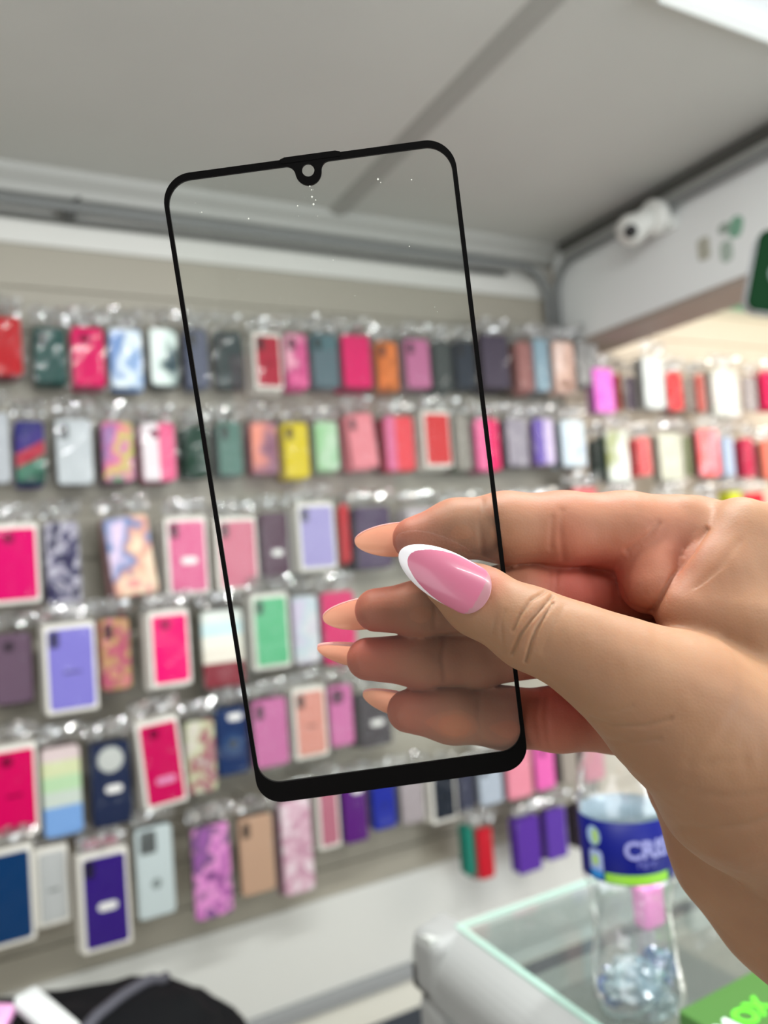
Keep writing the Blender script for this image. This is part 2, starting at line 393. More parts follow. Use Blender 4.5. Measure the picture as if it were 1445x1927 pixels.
def build_pack(e, loc, rot, simple=False, rgb=None, seed=0):
    w, h = e['w'], e['h']; st = e['style']; rgb = rgb or e['rgb']
    o = empty('phone_case_pack', loc, rot)
    k = (w, h)
    cm = e['pat'] if (e['pat'] and not simple) else col(rgb)
    def part(name, key, geo, m, parent=o, smooth=False):
        me = cached((name,)+key+(m.name,), lambda: mesh(name, *geo(), m, smooth)); return link(name, me, parent)
    if st == 'box':
        part('tray', k, lambda: rr_plate(w, h, 0, .017, .006, .002, 0, -h/2), m_tray)
        cs = part('phone_case', k, lambda: rr_plate(w-.014, h-.020, -.0025, -.0002, .007, .001, .001, -h/2-.001), cm)
    else:
        cs = part('phone_case', k, lambda: rr_plate(w-.006, h-.008, 0, .010, .010, .003, 0, -h/2), cm)
    if simple:
        if seed % 2 == 0: part('bag_header', (seed % 4, round(w,2)), lambda: film_sheet(seed % 4, w, h), m_head)
        return o
    c = e['cams']; yb = -.0042 if st == 'box' else -.0018
    lx = -w*.5 + .020; lz = -.022
    dk = col(tuple(int(v*.62) for v in rgb))
    if c == 2:
        part('camera_cutout', k+(c,st), lambda: rr_plate(.020, .034, yb+.0006, yb+.0020, .006, .0005, lx, lz-.009), dk)
        for q in (0, 1): part('lens_hole', k+(c,q,st), lambda: disc(lx, lz-.001-q*.016, .0062, yb, yb+.0016, 16), m_lens)
    elif c == 3:
        part('camera_cutout', k+(c,st), lambda: rr_plate(.034, .036, yb+.0006, yb+.0020, .009, .0005, lx+.006, lz-.008), dk)
        for q in (0, 1, 2): part('lens_hole', k+(c,q,st), lambda: disc(lx+(0 if q < 2 else .014), lz-.0-(q*.016 if q < 2 else .008), .0062, yb, yb+.0016, 16), m_lens)
    elif c == 1:
        part('camera_cutout', k+(c,st), lambda: disc(-w*.10, -.030, .011, yb, yb+.0018, 20), dk)
    elif c == 9:
        part('camera_cutout', k+(c,st), lambda: disc(0, -.040, .026, yb, yb+.0018, 24), col((205,208,204)))
    elif c == 8:
        part('magnet_ring', k+(c,st), lambda: disc(.0, -.085, .024, yb, yb+.0018, 24), col((44,74,120)))
        part('lens_hole', k+(c,st), lambda: disc(.0, -.085, .009, yb-.0012, yb+.0008, 20), m_lens)
    if e['lab'] == 'white':
        s = part('label_sticker', k+(st,'w'), lambda: rr_plate(w*.40, .016, yb+.0004, yb+.0020, .0078, .0003, .004, -h*.56), m_lab)
    elif e['lab'] == 'print':
        part('printed_name', k+(st,'p'), lambda: rr_plate(w*.34, .005, yb+.0012, yb+.0020, .002, .0003, .002, -h*.55), dk)
    elif e['lab'] == 'low':
        part('label_sticker', k+(st,'l'), lambda: rr_plate(w*.46, .015, yb+.0004, yb+.0020, .0072, .0003, .004, -h*.70), col((238,150,196)))
    elif e['lab'] == 'top':
        part('label_sticker', k+(st,'t'), lambda: rr_plate(w*.44, .016, yb+.0004, yb+.0020, .0078, .0003, .008, -h*.16), m_lab)
    elif e['lab'] == 'box2':
        part('camera_block', k+(st,'b'), lambda: rr_plate(w*.40, h*.24, yb+.0004, yb+.0020, .006, .0003, -w*.14, -h*.17), col((96,100,100)))
        part('printed_emblem', k+(st,'e'), lambda: disc(w*.02, -h*.62, .011, yb+.0004, yb+.002, 20), col((150,160,160)))
    s6 = seed % 6
    part('bag_header', (s6, round(w,2)), lambda: film_sheet(s6, w, h), m_head)
    part('bag_front', k+(s6,), lambda: front_sheet(s6+10, w, h), m_film)
    return o
P_ = pattern
red=(190,30,40)
# --- row 1
r = 'top row'
pack(-20,45,592,712,.10,(196,36,44),'red phone case in clear bag',r,cams=0,n=2)
pack(60,128,612,725,.09,(38,80,74),'dark teal green phone case under glare',r,n=2)
pack(133,200,612,732,.09,(232,20,104),'hot pink phone case with round camera opening',r,cams=1,n=2)
pack(204,272,615,735,.09,(128,158,206),'light blue phone case with painted white glare',r,cams=0,n=2,pat=P_([(110,140,196),(150,178,216),(236,246,250),(120,150,200)],14))  # white glare is mixed into this case's colour pattern
pack(280,338,615,730,.08,(52,66,72),'dark phone case with milky white blob print',r,cams=0,n=1,pat=P_([(44,54,62),(60,80,86),(214,230,224),(236,244,240)],13))
pack(348,395,615,735,.08,(96,102,124),'slate blue phone case',r,cams=2,n=1)
pack(402,460,620,735,.08,(58,70,72),'charcoal teal phone case',r,n=1)
pack(476,532,625,735,.08,(186,38,62),'crimson boxed phone case',r,'box',lab='print',n=2)
pack(536,582,625,735,.08,(212,84,140),'pink and mauve phone case',r,n=1,pat=P_([(230,110,160),(196,70,130),(244,180,200)],20))
pack(586,640,625,735,.08,(92,122,130),'grey teal phone case',r,n=1)
pack(643,702,628,735,.08,(238,30,112),'hot pink phone case behind the glass panel',r,cams=0,n=2)
pack(708,752,640,742,.08,(208,112,52),'orange and brown phone case',r,n=1,pat=P_([(150,84,40),(226,124,64),(196,108,48)],18))
pack(762,812,635,735,.08,(206,120,164),'mauve pink phone case',r,n=2)
pack(816,852,640,740,.08,(74,80,80),'narrow dark grey phone case',r,cams=0,n=2)
pack(857,896,640,735,.08,(44,52,66),'dark navy phone case at the right edge of the glass panel',r,n=2)
pack(906,960,627,735,.09,(84,76,90),'dark plum grey phone case',r,cams=0,n=2)
pack(972,1006,640,740,.10,(166,116,112),'dusty rose phone case',r,cams=0,n=2)
pack(1005,1036,635,740,.11,(150,176,190),'pale blue grey phone case',r,cams=0,n=2)
pack(1042,1084,640,742,.12,(196,160,146),'pale brown and beige phone case',r,cams=0,n=2,pat=P_([(120,84,70),(214,176,160),(226,200,190)],18))
pack(1086,1128,635,728,.12,(160,158,156),'clear grey phone case at the end of the row',r,cams=0,n=2)
# --- row 2
r = 'second row'
pack(-16,22,772,915,.10,(196,200,206),'silver grey phone case at the left edge of the photo',r,cams=0,n=1)
pack(25,88,788,915,.10,(60,60,120),'navy red and green diagonal striped phone case',r,cams=0,n=2,pat=P_([(46,44,110),(62,50,120),(168,40,62),(64,112,92),(48,84,72)],10,'diag'))
pack(102,178,785,918,.10,(206,212,216),'white grey phone case with clear bag above',r,cams=2,n=3)
pack(190,255,790,912,.10,(200,112,160),'pink green and yellow printed phone case',r,cams=0,n=2,pat=P_([(110,160,124),(206,120,166),(190,190,90),(222,110,150),(150,110,160)],18))
pack(264,334,792,910,.10,(226,116,150),'half white half pink phone case',r,cams=1,n=3,pat=P_([(226,216,220),(224,100,140)],10,'split'))
pack(345,396,798,902,.09,(28,62,46),'dark green phone case',r,cams=0,n=2)
pack(408,460,790,900,.09,(96,134,124),'grey green phone case',r,n=2)
pack(471,526,790,897,.09,(128,84,104),'mauve phone case with peach print',r,cams=0,n=1,pat=P_([(112,70,92),(146,104,122),(236,150,130)],16))
pack(532,584,792,905,.09,(234,212,44),'bright yellow phone case',r,cams=2,n=2)
pack(592,640,790,890,.09,(158,198,160),'mint green phone case',r,cams=0,n=2,pat=P_([(130,190,140),(190,216,190),(150,200,150)],12))
pack(650,706,775,887,.10,(246,150,160),'salmon pink phone case hanging askew',r,n=2,lean=-5)
pack(724,782,780,890,.10,(226,80,92),'coral red phone case with pink side',r,cams=0,n=2,pat=P_([(214,110,150),(228,76,86),(228,76,86)],10,'split'))
pack(796,850,772,882,.10,(228,62,66),'coral red phone case',r,'box',cams=0,n=2)
pack(856,888,780,890,.09,(160,154,146),'narrow grey beige phone case',r,cams=0,n=2)
pack(894,944,785,890,.10,(226,52,112),'pink phone case with a red stripe behind the glass edge',r,cams=0,n=2,pat=P_([(236,110,160),(220,40,100)],10,'split'))
pack(952,998,785,882,.11,(160,154,166),'clear lilac grey phone case',r,cams=0,n=2)
pack(1004,1046,785,878,.12,(140,120,190),'purple and lilac phone case',r,cams=0,n=2,pat=P_([(110,90,170),(206,190,222)],10,'split'))
pack(1056,1104,788,882,.13,(196,210,226),'pale blue and white phone case',r,cams=0,n=2,pat=P_([(150,176,226),(216,226,230),(200,214,226)],12))
# --- row 3
r = 'third row'
pack(-22,76,985,1140,.14,(236,0,114),'hot pink boxed phone case at the left edge of the photo',r,'box',cams=1,n=4)
pack(82,155,978,1145,.12,(50,46,78),'dark navy phone case with white flower print',r,cams=0,n=3,pat=P_([(34,32,58),(60,56,92),(190,186,200),(44,42,70)],30))
pack(192,284,968,1130,.14,(228,180,166),'peach collage printed phone case hanging askew',r,cams=0,n=6,lean=-6,pat=P_([(226,140,140),(236,220,190),(222,160,140),(90,130,180),(220,200,226)],16))
pack(312,392,972,1124,.14,(232,118,160),'pink boxed phone case with a white label',r,'box',lab='white',cams=2,n=4)
pack(408,486,972,1115,.14,(228,130,154),'dusty pink boxed phone case behind the glass edge',r,'box',cams=2,n=3)
pack(490,548,962,1105,.12,(98,70,88),'dark plum phone case',r,cams=0,n=3,lab='white')
pack(560,632,945,1076,.14,(176,166,222),'lavender boxed phone case',r,'box',lab=None,cams=2,n=2)
pack(640,662,945,1065,.09,(232,60,70),'narrow red phone case beside the lavender box',r,cams=0,n=1)
pack(668,740,950,1075,.12,(86,68,98),'dark purple phone case above the fingertips',r,cams=0,n=3)
pack(765,830,952,1060,.12,(200,190,196),'sparkling pink white phone case above the thumb nail',r,cams=0,n=3)
pack(842,905,950,1060,.12,(204,204,208),'silver phone case showing over the index finger',r,cams=0,n=3)
pack(925,985,948,1050,.12,(190,196,210),'bluish silver phone case showing over the index finger',r,cams=0,n=3)
pack(1000,1060,944,1050,.12,(214,206,206),'pale pearl phone case showing over the index finger',r,cams=0,n=3)
pack(1080,1128,915,1020,.12,(246,126,130),'coral pink phone case peeking over the hand',r,cams=0,n=2)
# --- row 4
r = 'fourth row'
pack(-15,66,1188,1332,.14,(116,92,112),'dusky mauve phone case at the left edge of the photo',r,cams=1,n=3)
pack(82,184,1172,1345,.18,(140,132,220),'periwinkle boxed phone case',r,'box',lab='print',cams=2,n=4)
pack(186,250,1160,1305,.14,(190,104,120),'rose and gold floral phone case',r,cams=2,n=3,pat=P_([(196,104,120),(176,80,110),(190,160,100),(206,110,130)],34))
pack(280,360,1148,1295,.17,(255,10,122),'neon pink boxed phone case',r,'box',cams=1,n=5)
pack(378,462,1145,1300,.15,(226,226,214),'cream and pale blue printed phone case with dark red base',r,cams=0,n=5,pat=P_([(220,226,220),(200,224,226),(232,230,218),(226,220,206),(130,50,60)],10,'bands'))
pack(474,546,1116,1262,.15,(106,202,148),'mint green boxed phone case behind the glass',r,'box',cams=2,n=3)
pack(550,604,1118,1255,.13,(196,186,206),'iridescent lilac phone case',r,cams=0,n=2,pat=P_([(180,170,206),(214,210,216),(190,206,214),(200,190,214)],14))
pack(606,672,1110,1255,.13,(232,40,116),'hot pink phone case behind the finger nails',r,cams=0,n=2)
pack(1055,1110,1120,1240,.13,(150,140,150),'grey phone case hidden by the hand',r,cams=0,n=1)
# --- row 5
r = 'fifth row'
pack(-25,74,1402,1580,.18,(226,0,96),'deep pink boxed phone case at the left edge of the photo',r,'box',lab='print',cams=1,n=4)
pack(76,158,1402,1582,.17,(200,200,190),'pastel printed phone case with blue base',r,cams=0,n=4,pat=P_([(214,196,196),(206,212,170),(180,210,170),(196,206,196),(120,160,214)],10,'bands'))
pack(168,252,1392,1562,.17,(36,46,78),'navy phone case with large white camera circle',r,cams=9,n=4,lab='white')
pack(256,340,1352,1525,.18,(214,0,92),'deep pink boxed phone case with oval pink label',r,'box',lab='low',cams=1,n=3,lean=-4)
pack(348,410,1352,1500,.15,(180,172,160),'clear phone case with small red flower print',r,cams=0,n=3,pat=P_([(184,178,166),(150,60,90),(190,196,160),(204,196,186)],26))
pack(406,470,1328,1465,.15,(24,50,100),'navy blue phone case with magnet ring and label',r,lab='top',cams=8,n=3)
pack(474,546,1312,1450,.16,(218,120,178),'orchid pink phone case behind the glass',r,cams=2,n=3)
pack(552,616,1292,1430,.15,(238,160,146),'peach boxed phone case behind the glass',r,'box',lab='print',cams=2,n=3)
pack(618,668,1286,1410,.13,(222,124,182),'orchid pink phone case with dark camera spots',r,cams=3,n=2)
pack(674,740,1300,1410,.12,(78,72,78),'black phone case with white label below the pinky',r,lab='white',cams=0,n=2)
pack(900,948,1425,1520,.14,(186,196,210),'white grey phone case with dark camera below the glass corner',r,cams=2,n=3)
pack(952,1004,1400,1508,.15,(244,150,170),'pastel pink phone case below the glass corner',r,cams=0,n=3)
pack(1006,1046,1395,1492,.15,(246,110,190),'candy pink phone case below the pinky finger',r,cams=1,n=2)
pack(1056,1090,1395,1480,.13,(170,160,150),'narrow beige grey phone case below the hand',r,cams=0,n=4)
pack(1096,1140,1388,1475,.13,(242,140,160),'rosy pink phone case seen through the bottle neck',r,cams=0,n=3)
# --- row 6
r = 'bottom row'
pack(154,228,1572,1700,.135,(226,84,132),'pink phone case peeking above the violet box',r,cams=0,n=0)
pack(-30,66,1595,1785,.18,(14,60,110),'dark blue boxed phone case at the left edge of the photo',r,'box',cams=0,n=3)
pack(66,132,1592,1745,.15,(206,208,208),'plain light grey boxed phone case',r,'box',lab='print',cams=0,n=3)
pack(150,246,1600,1792,.20,(58,32,130),'violet boxed phone case with a white label',r,'box',lab='white',cams=2,n=1)
pack(252,332,1552,1735,.17,(210,222,224),'pale mint white phone case with grey camera block',r,cams=0,n=4,lab='box2')
pack(360,440,1550,1735,.17,(150,96,150),'purple and pink marbled phone case',r,cams=0,n=5,pat=P_([(96,60,110),(190,110,180),(230,150,210),(110,80,120),(150,90,160)],22))
pack(448,520,1532,1690,.16,(206,168,142),'tan phone case with tall camera strip',r,cams=2,n=4)
pack(528,592,1500,1690,.16,(214,180,196),'pale pink glitter phone case',r,cams=0,n=4,pat=P_([(196,150,170),(226,206,214),(214,176,192)],60,'cells'))
pack(596,640,1470,1600,.14,(196,120,140),'narrow dusty pink boxed phone case below the glass',r,'box',cams=0,n=3)
pack(644,694,1468,1592,.14,(98,32,130),'deep purple phone case below the glass',r,lab='top',cams=0,n=2)
pack(698,748,1458,1566,.13,(30,46,168),'royal blue phone case below the glass',r,lab='print',cams=0,n=2)
pack(752,800,1450,1556,.12,(176,166,170),'narrow lilac grey phone case below the glass',r,cams=0,n=4)
pack(810,860,1445,1550,.13,(24,32,46),'midnight navy phone case below the glass',r,'box',lab='print',cams=0,n=3)
pack(864,896,1450,1535,.12,(70,72,92),'narrow slate phone case below the glass corner',r,cams=0,n=2)
# --- low row on the right
r = 'lowest row behind the counter'
pack(874,896,1552,1655,.14,(30,130,112),'narrow teal green phone case',r,cams=0,n=1)
pack(898,932,1555,1660,.14,(206,22,44),'narrow red phone case',r,cams=0,n=2)
pack(970,1022,1535,1648,.14,(96,52,166),'larger purple phone case',r,cams=0,n=4)
pack(1026,1070,1518,1622,.14,(98,60,170),'smaller purple phone case',r,cams=0,n=3)
pack(1078,1112,1510,1600,.14,(44,34,46),'blackish phone case',r,cams=0,n=3)
# --- neighbouring bay
r = 'top row of the right bay'
pack(1117,1158,690,780,.13,(252,110,230),'magenta pink phone case',r,cams=0,n=2)
pack(1158,1172,700,776,.08,(216,30,44),'thin bright red phone case beside the magenta one',r,cams=0,n=1)
pack(1176,1204,706,775,.11,(124,110,120),'narrow grey purple phone case',r,cams=0,n=0)
pack(1289,1309,708,776,.11,(146,134,126),'narrow taupe phone case',r,cams=0,n=0)
pack(1399,1426,706,776,.12,(176,166,166),'narrow pale grey phone case',r,cams=0,n=0)
pack(1210,1252,668,772,.15,(232,238,236),'tall white phone case',r,cams=0,n=6)
pack(1256,1286,698,776,.12,(236,24,40),'vivid red phone case',r,cams=0,n=3)
pack(1312,1332,702,778,.12,(226,110,100),'narrow coral phone case',r,cams=0,n=5)
pack(1340,1394,692,788,.15,(226,222,214),'white floral phone case',r,cams=0,n=3,pat=P_([(210,196,196),(236,236,230),(190,190,180),(236,240,236)],20))
pack(1432,1470,695,772,.13,(220,30,90),'crimson phone case at the right edge of the photo',r,cams=0,n=6)
r = 'second row of the right bay'
pack(1120,1142,822,905,.12,(36,52,44),'narrow black green phone case',r,cams=0,n=3)
pack(1142,1186,808,910,.14,(226,230,224),'white phone case with olive leaf print',r,cams=0,n=3,pat=P_([(236,240,238),(220,226,216),(160,166,110)],18))
pack(1198,1228,820,898,.12,(246,96,100),'coral pink phone case',r,cams=0,n=2)
pack(1240,1286,812,908,.14,(220,220,200),'cream phone case',r,cams=0,n=3)
pack(1289,1305,818,900,.11,(150,160,120),'thin olive green phone case',r,cams=0,n=0)
pack(1314,1356,806,900,.14,(255,110,112),'bright coral printed phone case',r,cams=0,n=6,pat=P_([(255,96,100),(255,150,160),(250,110,110)],16))
pack(1360,1384,820,900,.11,(190,206,232),'pale blue white phone case',r,cams=0,n=2)
pack(1396,1422,822,902,.13,(206,50,86),'raspberry phone case',r,cams=0,n=3)
pack(1434,1470,826,905,.13,(240,130,110),'salmon phone case at the right edge of the photo',r,cams=0,n=3)
r = 'third row of the right bay'
pack(1150,1195,932,1020,.13,(220,220,214),'white phone case peeking over the knuckles',r,cams=0,n=2)
pack(1250,1295,930,1020,.13,(236,236,232),'pearl white phone case peeking over the hand',r,cams=0,n=3)
pack(1310,1350,932,1020,.13,(230,226,226),'silver white phone case peeking over the hand',r,cams=0,n=3)
pack(1372,1400,922,1010,.14,(222,226,60),'lime yellow phone case peeking over the hand',r,cams=0,n=1)
pack(1404,1444,925,1020,.14,(232,40,60),'red phone case peeking over the hand',r,cams=0,n=3)

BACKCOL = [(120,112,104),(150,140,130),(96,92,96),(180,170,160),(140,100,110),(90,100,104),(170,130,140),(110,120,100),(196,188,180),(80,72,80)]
total = 0
ORD = ['first','second','third','fourth','fifth','sixth','seventh','eighth','ninth','tenth','eleventh','twelfth','thirteenth','fourteenth','fifteenth','sixteenth','seventeenth','eighteenth','nineteenth','twentieth']
seed = 0; spare = []
def fit(desc, row):
    for t in (f'{desc} in the {row}', f'{desc}, {row}', desc):
        if len(t.split()) <= 16: return t
BEH = ['directly behind', 'second behind', 'third behind', 'fourth behind', 'fifth behind']
SHORT = {'top row':'top row','second row':'second row','third row':'third row','fourth row':'fourth row','fifth row':'fifth row','bottom row':'bottom row'}
for row, L in ROWS.items():
    L.sort(key=lambda e: e['X'])
    for i, e in enumerate(L):
        seed += 1; rnd = random.Random(seed*13)
        hz = e['z'] + .016; depth_back = D - e['Y']
        o = build_pack(e, (e['X'], e['Y'], e['z']), (0, R(e['lean']), R(rnd.uniform(-2,2))), seed=seed)
        lab = fit(e['desc'], row)
        tag(o, lab, 'phone case', f'phone case packs on the {row}')
        hk = cached(('hook', round(depth_back+.012,3)), lambda: mesh('display_hook', *hook_mesh(depth_back+.012), m_hook, True))
        ho = link('display_hook', hk); ho.location = (e['X'], e['Y']-.004, hz); tag(ho, ' '.join(('metal hook of the ' + lab).split()[:16]), 'hook', f'display hooks of the {row}')
        total += 1; avail = depth_back - .03
        nb = min(e['n'], 2 if avail < .10 else 5)
        step = .021 if e['style'] == 'box' else .017
        nb = min(nb, int(avail/step))
        step = min(avail/max(nb,1), .026)
        for q in range(nb):
            spare.append((e, i, row, q, step, rnd.random(), rnd.choice(BACKCOL), seed))
# keep the copies nearest the front so no more than 300 packs exist
spare.sort(key=lambda s: s[3])
lim = 298 - total
for e, i, row, q, step, rz, bc, sd in spare[:lim]:
    rgb = e['rgb'] if rz < .35 else tuple(int(.55*a+.30*b) for a, b in zip(bc, e['rgb']))  # darkened mix puts the shade between stacked packs into their colour
    rr_ = random.Random(sd*31+q)
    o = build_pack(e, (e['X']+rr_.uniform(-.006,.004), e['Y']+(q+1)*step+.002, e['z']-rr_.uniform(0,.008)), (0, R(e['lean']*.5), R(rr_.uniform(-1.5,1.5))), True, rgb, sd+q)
    d_ = e['desc'].replace(' at the left edge of the photo',' at left edge').replace(' at the right edge of the photo',' at right edge')
    tag(o, ' '.join(f"case {BEH[q]} the {d_}".split()[:16]), 'phone case', f"spare packs behind the {e['desc']}")
# ================================================================ the phone glass panel
gd = [.19375819, .19377056, .21083187, .2108195]
gc = [atd(301,333,gd[0]), atd(852,258,gd[1]), atd(995,1445,gd[2]), atd(488.6,1514,gd[3])]
gx = (gc[1]-gc[0]).normalized(); gy = (gc[3]-gc[0]); gy = (gy - gx*gy.dot(gx)).normalized(); gn = gx.cross(gy)   # gn points away from the camera
GW = (gc[1]-gc[0]).length; GH = (gc[3]-gc[0]).length
gm = Matrix.Identity(4)
for i in range(3): gm[i][0] = gx[i]; gm[i][1] = gy[i]; gm[i][2] = gn[i]; gm[i][3] = gc[0][i]
screen = empty('phone_screen_glass'); screen.matrix_world = gm
tag(screen, 'clear phone screen glass with thin black border held between thumb and fingers', 'screen glass')
from mathutils.geometry import tessellate_polygon
def rrect(x0, x1, y0, y1, rt, rb, n=12):
    p = []
    for cx, cy, r, a0 in ((x1-rt, y0+rt, rt, -90), (x1-rb, y1-rb, rb, 0), (x0+rb, y1-rb, rb, 90), (x0+rt, y0+rt, rt, 180)):
        for i in range(n+1):
            a = R(a0+90*i/n); p.append((cx+r*math.cos(a), cy+r*math.sin(a)))
    return p
def plate(loops, z0, z1):
    tri = tessellate_polygon([[Vector((x,y,0)) for x, y in l] for l in loops])
    pts = [p for l in loops for p in l]; n = len(pts)
    V = [(x,y,z0) for x, y in pts] + [(x,y,z1) for x, y in pts]; Fc = [tuple(t) for t in tri] + [tuple(i+n for i in reversed(t)) for t in tri]
    s = 0
    for l in loops:
        k = len(l)
        for i in range(k): a, b = s+i, s+(i+1) % k; Fc.append((a,b,b+n,a+n))
        s += k
    return V, Fc
outer = rrect(0, GW, 0, GH, .0074, .0068)
sb, tb, bb = .0011, .0017, .0056
ix0, ix1, iy0, iy1 = sb, GW-sb, tb, GH-bb
inner = rrect(ix0, ix1, iy0, iy1, .0063, .0058)
# notch in the top inner edge: find hole centre in glass coordinates
def to_g(px, py):
    r = Vector(ray(px, py)); o = Vector(CAM); t = (gc[0]-o).dot(gn)/r.dot(gn); q = o + r*t - gc[0]; return q.dot(gx), q.dot(gy)
hx, hy = to_g(580, 321)
nb = []
n = 10; rw = .0033; fl = .0022
for i in range(n+1):   # right flare, coming from the right side at top edge going left
    a = R(90*i/n); nb.append((hx+rw+fl - fl*math.sin(a), tb + fl - fl*math.cos(a)))
for i in range(1, 16):
    a = R(180*i/16); nb.append((hx + rw*math.cos(a), max(hy, tb+fl) - .0003 + rw*math.sin(a)))
for i in range(n+1):
    a = R(90*i/n); nb.append((hx-rw-fl + fl*math.cos(a), tb + fl - fl*math.sin(a)))
# inner loop runs: top right corner -> bottom right -> bottom left -> top left (13 points each)
inner2 = inner[:] + nb[::-1]
hole = [(hx+.00155*math.cos(2*math.pi*i/24), hy+.00155*math.sin(2*math.pi*i/24)) for i in range(24)]
m_black = mat('border_black', (4,3,3), .6, spec=.08)
V, Fc = plate([outer, inner2, hole], -.0004, .0004)
bo = obj('black_border', V, Fc, m_black, screen)
# slightly raised earpiece lip along the top edge
e0 = to_g(527, 301)[0]; e1 = to_g(640, 288)[0]
obj('earpiece_lip', *plate([[(e0,-.0001),(e0+.0012,-.00045),(e1-.0012,-.00045),(e1,-.0001),(e1,.001),(e0,.001)]], -.00055, .00055), m_black, screen)
obj('clear_pane', *plate([rrect(.0004, GW-.0004, .0004, GH-.0004, .0070, .0064)], -.00025, .00025), film('screen_glass_clear', (.965,.975,.965), .012, .01, haze=.012, hcol=(.8,.82,.8), ior=1.35), screen)
# dust specks on the glass
dv, df = [], []; rnd = random.Random(4)
spots = [(585,347,.00022),(586,358,.00018),(587,371,.0003),(590,385,.00032),(560,388,.00022),(711,338,.0003),(716,344,.00015),(774,339,.00022),(468,412,.00022),(380,400,.00018),(627,490,.00015),(604,508,.00014),(770,464,.00016),(594,377,.00018),(583,351,.0002)]
for _ in range(45): spots.append((rnd.uniform(345,860), rnd.uniform(330,640), rnd.uniform(.00005,.00011)))
for px, py, r_ in spots:
    x, y = to_g(px, py); k = len(dv)
    if not (.002 < x < GW-.002): continue
    dv += [(x-r_,y,-.00030),(x,y-r_,-.00030),(x+r_,y,-.00030),(x,y+r_,-.00030),(x,y,-.00036)]; df += [(k,k+1,k+4),(k+1,k+2,k+4),(k+2,k+3,k+4),(k+3,k,k+4)]
ds = obj('dust', dv, df, mat('dust_white', (235,235,225), .7), screen); ds['kind'] = 'stuff'
# ================================================================ counter, bottle
ZC = 1.15
k0 = onZ(864, 1746, ZC); RX, RY = k0.x-.0335, k0.y+.0335          # outer corner of the counter top
m_alu = mat('aluminium_rail', (158,159,158), .5)
m_gl_edge = mat('glass_edge_green', (172,204,192), .2, coat=.5)
m_pane = film('counter_glass', (.94,.97,.955), .02, .02, haze=.03)
ct = empty('display_counter', (RX, RY, 0)); tag(ct, 'glass topped display counter with rounded aluminium rails under the bottle', 'display counter')
CW, CD = 1.05, 1.0        # extends +x and -y
def rail_profile(r, n=8): return [(math.cos(R(90+90*i/n))*r, math.sin(R(90+90*i/n))*r) for i in range(n+1)]
def rail(name, axis, ln):
    r = .034; pr = [(r*.02, 0)]; pr = [(0, -.055), (0, -r)]
    for i in range(9):
        a = R(180-90*i/8); pr.append((r + r*math.cos(a), -r + r*math.sin(a)))
    pr += [(r+.004, 0), (r+.004, -.006), (r-.006, -.006), (r-.006, -.055)]
    V = []; 
    for t in (0, ln):
        for a, z in pr: V.append((a, -t, z+ZC) if axis == 'y' else (t, -a, z+ZC))
    k = len(pr); Fc = [(i, (i+1) % k, k+(i+1) % k, k+i) for i in range(k)] + [tuple(range(k))[::-1], tuple(range(k, 2*k))]
    return obj(name, V, Fc, m_alu, ct)
rail('side_rail', 'y', CD)
bevel(obj('corner_cap', *box(-.0015, .048, -.048, .0015, ZC-.060, ZC+.0012), m_alu, ct), .014, 4)
rb = rail('back_rail', 'x', CW); rb.data.materials[0] = mat('pale_rail', (204,208,204), .35)
for nm, x, y in (('corner_post', 0, -.048), ('corner_post', 0, -CD), ('corner_post', CW-.048, -.048), ('corner_post', CW-.048, -CD)):
    bevel(obj(nm, *box(x, x+.048, y, y+.048, .002, ZC-.056), m_alu, ct), .014, 4)
bevel(obj('base', *box(0, CW, -CD, 0, 0, .62), mat('counter_base', (206,206,200), .5), ct), .004)
obj('glass_top', *box(.032, CW-.005, -CD+.005, -.032, ZC-.0055, ZC+.0005), m_pane, ct)
obj('glass_top_edge', *boxes([(.0305, .036, -CD+.005, -.0305, ZC-.0052, ZC+.002), (.036, CW-.006, -.036, -.0305, ZC-.0052, ZC+.002)]), m_gl_edge, ct)
obj('front_glass', *box(.012, .017, -CD+.04, -.042, .66, ZC-.06), m_pane, ct)
obj('inner_channel', *boxes([(.05, CW-.05, -.075, -.045, ZC-.13, ZC-.06)]), mat('channel_grey', (116,120,116), .4), ct)
obj('back_glass', *box(.04, CW-.04, -.020, -.016, .64, ZC-.06), m_pane, ct)
obj('shelf', *box(.02, CW-.02, -CD+.02, -.05, .99, .998), m_pane, ct)
sx = RX
# things in the counter
def flat_box(name, x0, x1, y0, y1, z0, z1, rgb, label, cat, rot=0):
    o = obj(name, *box(-(x1-x0)/2, (x1-x0)/2, -(y1-y0)/2, (y1-y0)/2, 0, z1-z0), mat(name+'_%d%d%d' % rgb, rgb, .45)); o.location = ((x0+x1)/2, (y0+y1)/2, z0); o.rotation_euler = (0,0,rot)
    bevel(o, .003); return tag(o, label, cat)
pp = onZ(1224, 1742, ZC+.001)  # block added to give the pink image refracted in the bottle
flat_box('pink_refraction_block', pp.x-.012, pp.x+.012, pp.y-.008, pp.y+.008, ZC+.0015, ZC+.038, (255,130,215), 'small bright pink block added behind the water bottle for its refracted pink patch', 'box')
flat_box('cream_box', 2.18, 2.75, 1.55, 1.86, .001, .17, (236,234,214), 'cream box on the floor by the wall, seen through the counter glass', 'box')
